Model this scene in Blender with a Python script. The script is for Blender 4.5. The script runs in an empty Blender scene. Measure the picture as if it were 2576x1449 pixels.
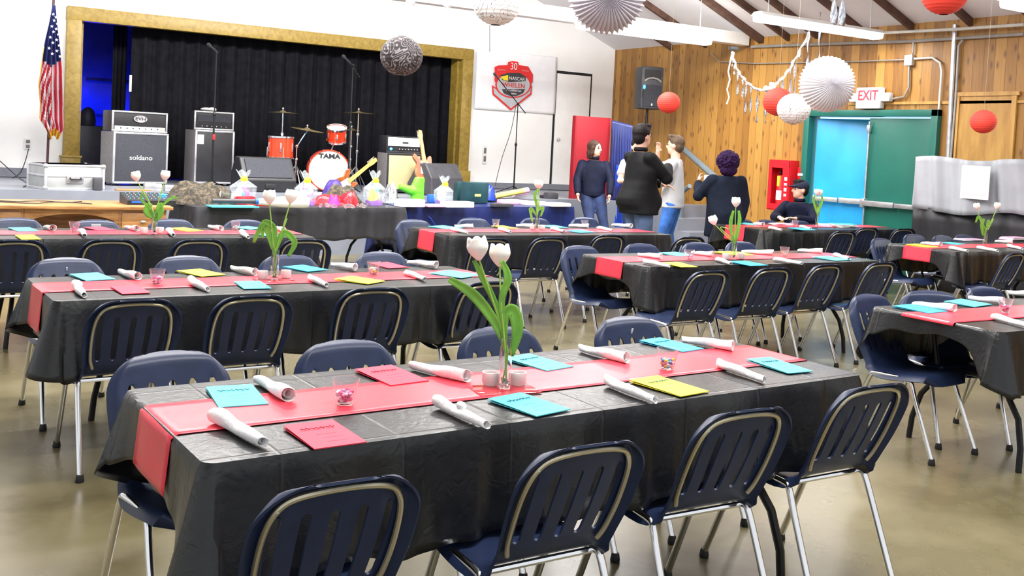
import bpy, bmesh, math, random
from math import sin, cos, pi, radians as R
from mathutils import Vector as V, Matrix, noise

# ---------------------------------------------------------------- camera, world, light, exposure
scn = bpy.context.scene
COL = scn.collection
FPX, PX, PY = 2525.76, 1288.0, 483.0
YAW, PITCH, ROLL, EYE = R(32.043), R(-2.587), R(2.881), 1.53
CAMP = V((0, 0, EYE))
_F = V((sin(YAW)*cos(PITCH), cos(YAW)*cos(PITCH), sin(PITCH)))
_r = V((cos(YAW), -sin(YAW), 0)); _u = _r.cross(_F)
_RT = _r*cos(ROLL) + _u*sin(ROLL); _UP = -_r*sin(ROLL) + _u*cos(ROLL)
cam = bpy.data.objects.new('camera', bpy.data.cameras.new('camera')); COL.objects.link(cam)
cam.matrix_world = Matrix(((_RT.x, _UP.x, -_F.x, 0), (_RT.y, _UP.y, -_F.y, 0), (_RT.z, _UP.z, -_F.z, EYE), (0, 0, 0, 1)))
cam.data.sensor_width = 36; cam.data.lens = FPX/2576*36; cam.data.shift_y = -(724.5-PY)/2576
cam.data.clip_start = .05; cam.data.clip_end = 200
scn.camera = cam

def ray(x, y): return _F + (x-PX)/FPX*_RT - (y-PY)/FPX*_UP
def onz(x, y, z=0.0): d = ray(x, y); return CAMP + d*((z-EYE)/d.z)
def onY(x, y, Y): d = ray(x, y); return CAMP + d*(Y/d.y)
def onX(x, y, X): d = ray(x, y); return CAMP + d*(X/d.x)
def atd(x, y, dep): return CAMP + ray(x, y)*dep

w = bpy.data.worlds.new('world'); scn.world = w; w.use_nodes = True
bg = w.node_tree.nodes['Background']; bg.inputs[0].default_value = (.93, .97, 1, 1); bg.inputs[1].default_value = .78
scn.view_settings.view_transform = 'Standard'; scn.view_settings.look = 'None'
scn.view_settings.gamma = 1; scn.view_settings.use_curve_mapping = False
scn.view_settings.exposure = 0.38

def area(name, loc, size, sy, power, color=(1, 1, 1), rot=(0, 0, 0)):
    l = bpy.data.lights.new(name, 'AREA'); l.shape = 'RECTANGLE'; l.size = size; l.size_y = sy
    l.energy = power; l.color = color
    o = bpy.data.objects.new(name, l); COL.objects.link(o); o.location = loc; o.rotation_euler = rot
    return o
# rows of strip lights under the roof, and fill added for the stage wall
for Y, PW in ((2.0, 85), (5.5, 125), (9.0, 190)):
    for X in (2.0, 6.0):
        area('strip_and_fill_glow', (X, Y, 4.1), 2.4,   .25, PW, (1, .98, .95)); area('strip_and_fill_glow', (X, Y, 4.16), 2.4, .2, 85, (1, .98, .95), (pi, 0, 0))
area('strip_and_fill_glow', (9.3, 11.3, 3.12), 2.2, .15, 45, (1, .98, .95))
area('strip_and_fill_glow', (10.1, 8.8, 3.18), 2.2, .15, 45, (1, .98, .95))
area('strip_and_fill_glow', (4.5, 10.6, 4.0), 2.4, .3, 260, (1, .98, .95), (R(35), 0, 0)); area('strip_and_fill_glow', (0, 10.6, 4.0), 2.4, .3, 160, (1, .98, .95), (R(35), 0, 0)); area('strip_and_fill_glow', (9, 10.6, 3.6), 2.0, .3, 110, (1, .98, .95), (R(35), 0, 0))  # unseen fill lamps added to brighten the stage wall
for (x, y, z, e) in ((2.62, 17.8, 1.78, 45), (3.4, 17.85, 1.7, 26), (2.5, 17.6, 1.15, 8)):
    l = bpy.data.lights.new('stage_wash', 'POINT'); l.color = (.0, .01, 1); l.energy = e; l.shadow_soft_size = .12
    o = bpy.data.objects.new('stage_wash', l); COL.objects.link(o); o.location = (x, y, z)

# ---------------------------------------------------------------- materials
def nodes(m): return m.node_tree.nodes, m.node_tree.links
def mat(name, col, rough=.5, metal=0, var=.06, vs=6, bump=0, bs=40, trans=0, ior=1.45, emit=None, es=0, coat=0, alpha=1, spec=None, sheen=0, aniso=None):
    m = bpy.data.materials.new(name); m.use_nodes = True
    N, L = nodes(m); b = N['Principled BSDF']
    c = (*col, 1)
    tc = N.new('ShaderNodeTexCoord')
    if var > 0:
        nz = N.new('ShaderNodeTexNoise'); nz.inputs['Scale'].default_value = vs; nz.inputs['Detail'].default_value = 4
        L.new(tc.outputs['Object'], nz.inputs['Vector'])
        rp = N.new('ShaderNodeValToRGB')
        rp.color_ramp.elements[0].color = tuple(max(0, v*(1-var)) for v in col)+(1,)
        rp.color_ramp.elements[1].color = tuple(min(1, v*(1+var)) for v in col)+(1,)
        rp.color_ramp.elements[0].position = .35; rp.color_ramp.elements[1].position = .65
        L.new(nz.outputs['Fac'], rp.inputs[0]); L.new(rp.outputs[0], b.inputs['Base Color'])
    else: b.inputs['Base Color'].default_value = c
    b.inputs['Roughness'].default_value = rough; b.inputs['Metallic'].default_value = metal
    b.inputs['IOR'].default_value = ior; b.inputs['Transmission Weight'].default_value = trans
    b.inputs['Coat Weight'].default_value = coat; b.inputs['Alpha'].default_value = alpha
    b.inputs['Sheen Weight'].default_value = sheen
    if spec is not None: b.inputs['Specular IOR Level'].default_value = spec
    if emit: b.inputs['Emission Color'].default_value = (*emit, 1); b.inputs['Emission Strength'].default_value = es
    if bump:
        n2 = N.new('ShaderNodeTexNoise'); n2.inputs['Scale'].default_value = bs; n2.inputs['Detail'].default_value = 5
        L.new(tc.outputs['Object'], n2.inputs['Vector'])
        bp = N.new('ShaderNodeBump'); bp.inputs['Strength'].default_value = bump; bp.inputs['Distance'].default_value = .01
        L.new(n2.outputs['Fac'], bp.inputs['Height']); L.new(bp.outputs[0], b.inputs['Normal'])
    return m
def math_node(N, L, op, a, b=None, c=None):
    n = N.new('ShaderNodeMath'); n.operation = op
    for i, v in enumerate((a, b, c)):
        if v is None: continue
        if isinstance(v, (int, float)): n.inputs[i].default_value = v
        else: L.new(v, n.inputs[i])
    return n.outputs[0]

M = {}
M['white_wall'] = mat('white_wall', (.91, .91, .90), .7, var=.03, vs=1.2, bump=.05, bs=60)
M['ceiling_white'] = mat('ceiling_white', (.80, .80, .83), .7, var=.05, vs=1)
M['beam_white'] = mat('beam_white', (.86, .85, .83), .5, var=.03)
M['rafter'] = mat('rafter', (.10, .05, .035), .6, var=.3, vs=8)
M['dark_void'] = mat('dark_void', (.006, .006, .012), .9, var=0)
M['stage_grey'] = mat('stage_grey', (.20, .215, .255), .4, var=.08, vs=3)
M['stage_black'] = mat('stage_floor', (.14, .14, .16), .5, var=.2, vs=3)
M['curtain'] = mat('curtain_black', (.007, .007, .010), .85, spec=.2, var=.3, vs=10)
M['curtain_dark'] = mat('curtain_dark', (.05, .05, .08), .9, var=.3)
M['navy'] = mat('navy_plastic', (.015, .025, .066), .36, var=.12, vs=14, bump=.03, bs=400, spec=.4)
M['chrome'] = mat('chrome', (.82, .82, .84), .13, 1, var=.04)
M['trim_tan_reflection'] = mat('chrome_tan_reflection', (.62, .56, .42), .3, .85, var=.05)  # chrome tube, the tan it reflects is put into the base colour
M['rubber'] = mat('black_rubber', (.012, .012, .013), .5, var=.2)
M['black_metal'] = mat('black_metal', (.012, .012, .014), .35, .3, var=.1)
M['black_plastic'] = mat('black_plastic', (.018, .018, .021), .4, var=.15)
M['charcoal'] = mat('charcoal', (.05, .05, .058), .5, var=.15)
M['grille'] = mat('speaker_grille', (.035, .037, .048), .75, var=.2, vs=80, bump=.3, bs=300)
M['tolex'] = mat('grey_tolex', (.17, .16, .165), .55, var=.15, vs=40, bump=.2, bs=200)
M['silver'] = mat('brushed_silver', (.62, .63, .66), .32, .8, var=.12, vs=12)
M['white_plastic'] = mat('white_plastic', (.82, .82, .83), .4, var=.03)
M['white_paper'] = mat('white_paper', (.86, .85, .84), .75, var=.03, vs=20)
M['napkin'] = mat('napkin_paper', (.88, .87, .87), .85, var=.03, vs=30, bump=.4, bs=60)
M['red_runner'] = mat('red_plastic_runner', (.80, .045, .075), .3, var=.06, vs=4, bump=.12, bs=14)
M['menu_cyan'] = mat('aqua_card', (.08, .52, .60), .6, var=.05)
M['menu_blue'] = mat('blue_card', (.03, .40, .62), .6, var=.05)
M['menu_yellow'] = mat('yellow_card', (.85, .76, .04), .6, var=.04)
M['menu_red'] = mat('pink_red_card', (.80, .04, .085), .6, var=.05)
M['ink'] = mat('ink', (.03, .16, .22), .7, var=0)
M['ink_red'] = mat('ink_red', (.35, .01, .03), .7, var=0)
M['glass'] = mat('clear_glass', (1, 1, 1), .03, trans=1, var=0, ior=1.45)
M['clear_plastic'] = mat('clear_plastic', (.95, .93, .95), .06, trans=.95, var=0, ior=1.25)
M['cellophane'] = mat('cellophane', (.75, .85, .88), .08, var=.05, alpha=.2, bump=.8, bs=30)
M['water'] = mat('gel_white', (.85, .8, .8), .3, var=.1)
M['candle_frost'] = mat('frosted_votive', (.92, .86, .85), .4, trans=.3, var=.03)
M['tulip'] = mat('tulip_white', (.93, .92, .84), .5, var=.03, bump=.1, bs=20)
M['leaf'] = mat('tulip_leaf', (.17, .42, .045), .4, var=.25, vs=9)
M['stem'] = mat('tulip_stem', (.30, .52, .08), .45, var=.12)
M['candy_pink'] = mat('pink_candy', (.85, .1, .28), .3, var=.5, vs=45)
M['candy_mix'] = mat('mixed_candy', (.75, .6, .35), .3, var=.5, vs=60)
M['lantern_red'] = mat('red_paper', (.82, .06, .04), .7, var=.04, emit=None)
M['lantern_white'] = mat('white_tissue', (.86, .84, .88), .8, var=.03)
M['lantern_grey'] = mat('lilac_tissue', (.66, .63, .70), .8, var=.05)
M['string'] = mat('string', (.5, .42, .3), .7, var=0)
M['streamer'] = mat('silver_streamer', (.62, .64, .72), .18, .9, var=.3, vs=40)
M['ribbon'] = mat('white_ribbon', (.88, .86, .84), .5, var=.05)
M['drum_red'] = mat('drum_red', (.62, .045, .012), .15, .2, var=.15, coat=.6)
M['drum_dark'] = mat('drum_dark_red', (.28, .012, .01), .2, .2, var=.15, coat=.6)
M['drum_head'] = mat('drum_head', (.80, .84, .74), .5, var=.03)
M['cymbal'] = mat('cymbal_bronze', (.16, .12, .05), .4, .6, var=.3, vs=10)
M['guitar_neck'] = mat('maple_neck', (.62, .34, .10), .35, var=.15)
M['guitar_body'] = mat('sunburst_body', (.30, .08, .02), .25, var=.4, vs=8, coat=.5)
M['tan_grille'] = mat('tan_grille', (.46, .38, .20), .8, var=.1, vs=60, bump=.2, bs=300)
M['green_door'] = mat('green_paint', (.012, .125, .095), .35, var=.07, vs=3)
M['daylit_door'] = mat('painted_daylight_blue', (.02, .36, .78), .35, var=.12, vs=2)  # green leaf with the blue daylight wash put into its colour
M['sky_glow'] = mat('daylight', (.6, .85, 1), .5, var=0, emit=(.35, .72, 1), es=1.6)
M['exit_red'] = mat('exit_red', (.8, .03, .05), .5, var=0, emit=(1, .05, .08), es=.6)
M['alarm_red'] = mat('fire_red', (.62, .012, .02), .4, var=.06)
M['yellow'] = mat('yellow_plastic', (.9, .75, .03), .5, var=.04)
M['cloth_grey'] = mat('silver_cloth', (.40, .42, .46), .55, var=.08, vs=3)
M['cloth_black'] = mat('black_cloth', (.018, .018, .022), .5, var=.2, bump=.1, bs=20)
M['red_panel'] = mat('red_panel', (.25, .006, .014), .6, var=.05)
M['blue_cloth'] = mat('blue_plastic_cloth', (.012, .05, .42), .3, var=.2, vs=3, bump=.1, bs=10)
M['navy_cloth'] = mat('navy_plastic_cloth', (.014, .022, .11), .32, var=.2, vs=3, bump=.1, bs=10)
M['rail_grey'] = mat('grey_rail', (.12, .15, .17), .4, var=.06)
M['skin'] = mat('skin', (.72, .42, .31), .55, var=.06)
M['black_jacket'] = mat('black_jacket', (.008, .008, .009), .65, spec=.12, var=.2, bump=.15, bs=20)
M['navy_jacket'] = mat('navy_jacket', (.006, .008, .022), .65, spec=.12, var=.3, bump=.15, bs=20)
M['navy_sweater'] = mat('navy_sweater', (.010, .014, .026), .9, spec=.12, var=.2, bump=.5, bs=90)
M['grey_shirt'] = mat('grey_shirt', (.42, .42, .44), .85, var=.05, bump=.15, bs=14)
M['white_shirt'] = mat('white_shirt', (.7, .62, .62), .85, var=.05)
M['jeans'] = mat('jeans', (.085, .13, .25), .85, var=.2, vs=9, bump=.2, bs=60)
M['jeans_dark'] = mat('jeans_dark', (.010, .022, .075), .85, var=.3, vs=9, bump=.2, bs=60)
M['jeans_blue'] = mat('jeans_blue', (.035, .13, .45), .8, var=.3, vs=9, bump=.2, bs=60)
M['hair_black'] = mat('hair_black', (.010, .008, .008), .6, spec=.2, var=.3, vs=30, bump=.5, bs=80)
M['hair_brown'] = mat('hair_brown', (.05, .024, .016), .6, spec=.25, var=.35, vs=30, bump=.5, bs=80)
M['hair_sandy'] = mat('hair_sandy', (.085, .055, .034), .6, spec=.25, var=.3, vs=30, bump=.5, bs=80)
M['hair_purple'] = mat('hair_purple', (.018, .004, .034), .8, spec=.2, var=.6, vs=40, bump=1, bs=70)
M['cap_navy'] = mat('cap_navy', (.02, .024, .045), .8, spec=.2, var=.1)
M['eye'] = mat('eye_dark', (.02, .01, .01), .2, var=0)
M['lip'] = mat('lip', (.45, .14, .13), .5, var=0)
M['case_silver'] = mat('case_silver', (.58, .58, .62), .4, .5, var=.1)
M['case_panel'] = mat('case_panel', (.36, .37, .37), .5, .2, var=.12)
M['led_blue'] = mat('led_blue', (.1, .5, 1), .4, var=0, emit=(.02, .45, 1), es=6)
M['led_red'] = mat('led_red', (1, .1, .05), .4, var=0, emit=(1, .15, .1), es=4)
M['led_green'] = mat('led_green', (.1, 1, .3), .4, var=0, emit=(.1, 1, .4), es=3)
M['tube_glow'] = mat('tube_glow', (1, 1, 1), .4, var=0, emit=(1, 1, .96), es=5)
M['green_plastic'] = mat('lime_plastic', (.13, .72, .03), .4, var=.05)
M['pink_plastic'] = mat('hot_pink', (.85, .04, .42), .4, var=.05)
M['red_vinyl'] = mat('red_vinyl', (.55, .008, .02), .25, var=.2, bump=.3, bs=30)
M['purple'] = mat('purple_tissue', (.20, .03, .42), .5, var=.3)
M['deep_purple'] = mat('deep_purple', (.05, .025, .20), .5, var=.3)
M['bag_green'] = mat('dark_green_bag', (.012, .05, .06), .4, var=.2)
M['foam_yellow'] = mat('yellow_foam', (.72, .66, .16), .7, var=.05)
M['foam_pink'] = mat('pink_foam', (.75, .42, .62), .7, var=.05)
M['conduit'] = mat('conduit_grey', (.36, .35, .33), .4, .4, var=.1)
M['conduit_white'] = mat('conduit_light', (.62, .62, .58), .4, .3, var=.08)
M['flag_red'] = mat('flag_red', (.55, .02, .05), .7, var=.08)
M['flag_white'] = mat('flag_white', (.82, .78, .80), .7, var=.04)
M['flag_blue'] = mat('flag_blue', (.02, .03, .15), .7, var=.1)
M['gold'] = mat('gold_fringe', (.65, .38, .04), .6, var=.2, vs=60)
M['pole_wood'] = mat('pole_dark', (.06, .018, .03), .35, var=.2)
M['logo_red'] = mat('logo_red', (.72, .03, .03), .6, var=.03)
M['logo_grey'] = mat('logo_grey', (.50, .51, .54), .6, var=.05)
M['logo_dark'] = mat('logo_dark', (.05, .045, .05), .6, var=.05)
M['logo_blue'] = mat('logo_blue', (.02, .12, .5), .6, var=.05)
M['logo_pink'] = mat('logo_pink', (.80, .30, .28), .6, var=.05)
M['banner_white'] = mat('banner_white', (.90, .91, .94), .5, var=.02, bump=.1, bs=3)
M['dark_line'] = mat('dark_gap', (.015, .015, .015), .8, var=0)
M['door_white'] = mat('door_white', (.90, .90, .89), .5, var=.02)
M['outlet'] = mat('outlet_brown', (.20, .17, .14), .5, var=.1)

def wood(name, c0, c1, dark, sc=(2, 2, 14), rough=.45):
    m = bpy.data.materials.new(name); m.use_nodes = True; N, L = nodes(m); b = N['Principled BSDF']
    tc = N.new('ShaderNodeTexCoord'); mp = N.new('ShaderNodeMapping'); mp.inputs['Scale'].default_value = sc
    L.new(tc.outputs['Object'], mp.inputs[0])
    nz = N.new('ShaderNodeTexNoise'); nz.inputs['Scale'].default_value = 3; nz.inputs['Detail'].default_value = 6; nz.inputs['Distortion'].default_value = .6
    L.new(mp.outputs[0], nz.inputs['Vector'])
    rp = N.new('ShaderNodeValToRGB'); e = rp.color_ramp.elements
    e[0].position = .3; e[0].color = (*dark, 1); e[1].position = .75; e[1].color = (*c1, 1)
    k = e.new(.5); k.color = (*c0, 1)
    L.new(nz.outputs['Fac'], rp.inputs[0]); L.new(rp.outputs[0], b.inputs['Base Color']); b.inputs['Roughness'].default_value = rough
    return m
M['frame_gold'] = wood('stage_frame_wood', (.32, .215, .036), (.39, .275, .058), (.24, .15, .024), (5, 5, 5))
M['desk_wood'] = wood('desk_wood', (.42, .20, .07), (.60, .33, .13), (.26, .11, .035), (1.5, 8, 12), .35)
M['ply'] = wood('plywood', (.48, .26, .06), (.58, .34, .09), (.36, .18, .04), (3, 3, .6))
M['backstage_paint'] = mat('backstage_paint', (.16, .16, .19), .8, var=.2, vs=2)
M['camo'] = wood('camouflage', (.05, .04, .028), (.17, .13, .075), (.010, .009, .008), (9, 9, 9), .9)

def wood_wall():
    m = bpy.data.materials.new('knotty_pine_boards'); m.use_nodes = True; N, L = nodes(m); b = N['Principled BSDF']
    tc = N.new('ShaderNodeTexCoord'); sp = N.new('ShaderNodeSeparateXYZ'); L.new(tc.outputs['Object'], sp.inputs[0])
    Wb = .145
    yb = math_node(N, L, 'DIVIDE', sp.outputs['Y'], Wb); idx = math_node(N, L, 'FLOOR', yb); fr = math_node(N, L, 'FRACT', yb)
    wn = N.new('ShaderNodeTexWhiteNoise'); wn.noise_dimensions = '1D'; L.new(idx, wn.inputs['W'])
    cb = N.new('ShaderNodeCombineXYZ')
    L.new(math_node(N, L, 'MULTIPLY', sp.outputs['Y'], 9.0), cb.inputs[0])
    off = math_node(N, L, 'MULTIPLY', wn.outputs['Value'], 37.0)
    L.new(math_node(N, L, 'ADD', math_node(N, L, 'MULTIPLY', sp.outputs['Z'], .9), off), cb.inputs[1])
    nz = N.new('ShaderNodeTexNoise'); nz.inputs['Scale'].default_value = 2.2; nz.inputs['Detail'].default_value = 5; nz.inputs['Distortion'].default_value = 1.2
    L.new(cb.outputs[0], nz.inputs['Vector'])
    t = math_node(N, L, 'ADD', math_node(N, L, 'MULTIPLY', wn.outputs['Value'], .55), math_node(N, L, 'MULTIPLY', nz.outputs['Fac'], .5))
    rp = N.new('ShaderNodeValToRGB'); e = rp.color_ramp.elements
    e[0].position = .2; e[0].color = (.20, .085, .014, 1); e[1].position = .95; e[1].color = (.47, .25, .055, 1)
    k = e.new(.5); k.color = (.33, .155, .028, 1); L.new(t, rp.inputs[0])
    # knots
    c2 = N.new('ShaderNodeCombineXYZ')
    L.new(math_node(N, L, 'MULTIPLY', sp.outputs['Y'], 6.9), c2.inputs[0])
    L.new(math_node(N, L, 'ADD', math_node(N, L, 'MULTIPLY', sp.outputs['Z'], 2.4), off), c2.inputs[1])
    vo = N.new('ShaderNodeTexVoronoi'); vo.voronoi_dimensions = '2D'; vo.inputs['Scale'].default_value = 1.0; L.new(c2.outputs[0], vo.inputs['Vector'])
    kn = N.new('ShaderNodeMapRange'); kn.inputs['From Min'].default_value = .03; kn.inputs['From Max'].default_value = .17
    kn.inputs['To Min'].default_value = 1; kn.inputs['To Max'].default_value = 0; L.new(vo.outputs['Distance'], kn.inputs['Value'])
    mx = N.new('ShaderNodeMix'); mx.data_type = 'RGBA'; L.new(math_node(N, L, 'MULTIPLY', kn.outputs[0], .8), mx.inputs[0])
    L.new(rp.outputs[0], mx.inputs[6]); mx.inputs[7].default_value = (.10, .03, .012, 1)
    # joints
    d = math_node(N, L, 'ABSOLUTE', math_node(N, L, 'SUBTRACT', fr, .5))
    j = math_node(N, L, 'GREATER_THAN', d, .47)
    m2 = N.new('ShaderNodeMix'); m2.data_type = 'RGBA'; L.new(math_node(N, L, 'MULTIPLY', j, .6), m2.inputs[0])
    L.new(mx.outputs[2], m2.inputs[6]); m2.inputs[7].default_value = (.12, .05, .015, 1)
    L.new(m2.outputs[2], b.inputs['Base Color']); b.inputs['Roughness'].default_value = .5
    bp = N.new('ShaderNodeBump'); bp.inputs['Strength'].default_value = .5; bp.inputs['Distance'].default_value = .01; bp.invert = True
    L.new(j, bp.inputs['Height']); L.new(bp.outputs[0], b.inputs['Normal'])
    return m
M['pine'] = wood_wall()

def floor_mat():
    m = bpy.data.materials.new('polished_concrete'); m.use_nodes = True; N, L = nodes(m); b = N['Principled BSDF']
    tc = N.new('ShaderNodeTexCoord')
    a = N.new('ShaderNodeTexNoise'); a.inputs['Scale'].default_value = .9; a.inputs['Detail'].default_value = 7; a.inputs['Roughness'].default_value = .6
    L.new(tc.outputs['Object'], a.inputs['Vector'])
    rp = N.new('ShaderNodeValToRGB'); e = rp.color_ramp.elements
    e[0].position = .32; e[0].color = (.095, .078, .036, 1); e[1].position = .72; e[1].color = (.235, .205, .12, 1)
    k = e.new(.5); k.color = (.155, .133, .070, 1); rp.color_ramp.interpolation = 'EASE'
    L.new(a.outputs['Fac'], rp.inputs[0]); L.new(rp.outputs[0], b.inputs['Base Color'])
    r = N.new('ShaderNodeMapRange'); r.inputs['To Min'].default_value = .18; r.inputs['To Max'].default_value = .36; L.new(a.outputs['Fac'], r.inputs['Value'])
    L.new(r.outputs[0], b.inputs['Roughness']); b.inputs['Specular IOR Level'].default_value = .6
    return m
M['floor'] = floor_mat()

def table_plastic():
    m = bpy.data.materials.new('black_plastic_sheet'); m.use_nodes = True; N, L = nodes(m); b = N['Principled BSDF']
    b.inputs['Roughness'].default_value = .32; b.inputs['Specular IOR Level'].default_value = .5
    tc = N.new('ShaderNodeTexCoord'); sp = N.new('ShaderNodeSeparateXYZ'); L.new(tc.outputs['Object'], sp.inputs[0])
    nb = N.new('ShaderNodeTexNoise'); nb.inputs['Scale'].default_value = 5; L.new(tc.outputs['Object'], nb.inputs['Vector'])
    rp = N.new('ShaderNodeValToRGB'); rp.color_ramp.elements[0].color = (.005, .005, .006, 1); rp.color_ramp.elements[1].color = (.012, .012, .013, 1)
    L.new(nb.outputs['Fac'], rp.inputs[0]); L.new(rp.outputs[0], b.inputs['Base Color'])
    hs = []
    for ax, per in (('X', .34), ('Y', .34)):
        f = math_node(N, L, 'FRACT', math_node(N, L, 'DIVIDE', math_node(N, L, 'ADD', sp.outputs[ax], 10.05), per))
        d = math_node(N, L, 'ABSOLUTE', math_node(N, L, 'SUBTRACT', f, .5))
        mr = N.new('ShaderNodeMapRange'); mr.inputs['From Min'].default_value = 0; mr.inputs['From Max'].default_value = .02
        mr.inputs['To Min'].default_value = 1; mr.inputs['To Max'].default_value = 0; L.new(d, mr.inputs['Value']); hs.append(mr.outputs[0])
    nz = N.new('ShaderNodeTexNoise'); nz.inputs['Scale'].default_value = 22; nz.inputs['Detail'].default_value = 4; nz.inputs['Distortion'].default_value = 1.5
    L.new(tc.outputs['Object'], nz.inputs['Vector'])
    h = math_node(N, L, 'ADD', math_node(N, L, 'MAXIMUM', hs[0], hs[1]), math_node(N, L, 'MULTIPLY', nz.outputs['Fac'], 1.4))
    bp = N.new('ShaderNodeBump'); bp.inputs['Strength'].default_value = .35; bp.inputs['Distance'].default_value = .004
    L.new(h, bp.inputs['Height']); L.new(bp.outputs[0], b.inputs['Normal'])
    return m
M['table_sheet'] = table_plastic()

def damask(name, base, ink, scale=9, thr=.5):
    m = bpy.data.materials.new(name); m.use_nodes = True; N, L = nodes(m); b = N['Principled BSDF']; b.inputs['Roughness'].default_value = .7
    tc = N.new('ShaderNodeTexCoord')
    nz = N.new('ShaderNodeTexNoise'); nz.inputs['Scale'].default_value = 7; nz.inputs['Detail'].default_value = 0; L.new(tc.outputs['Object'], nz.inputs['Vector'])
    ad = N.new('ShaderNodeMix'); ad.data_type = 'RGBA'; ad.inputs[0].default_value = .22
    L.new(tc.outputs['Object'], ad.inputs[6]); L.new(nz.outputs['Color'], ad.inputs[7])
    vo = N.new('ShaderNodeTexVoronoi'); vo.inputs['Scale'].default_value = scale; L.new(ad.outputs[2], vo.inputs['Vector'])
    wv = math_node(N, L, 'SINE', math_node(N, L, 'MULTIPLY', vo.outputs['Distance'], 26))
    g = math_node(N, L, 'GREATER_THAN', wv, thr)
    mx = N.new('ShaderNodeMix'); mx.data_type = 'RGBA'; L.new(g, mx.inputs[0]); mx.inputs[6].default_value = (*base, 1); mx.inputs[7].default_value = (*ink, 1)
    L.new(mx.outputs[2], b.inputs['Base Color']); return m
M['damask_black'] = damask('black_damask_paper', (.035, .028, .028), (.26, .23, .25), 15, .5)
M['damask_white'] = damask('white_damask_paper', (.88, .88, .87), (.30, .28, .30), 10, .9)
M['curtain_black_deep'] = mat('deep_black_cloth', (.012, .012, .02), .9, var=.2)

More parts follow.
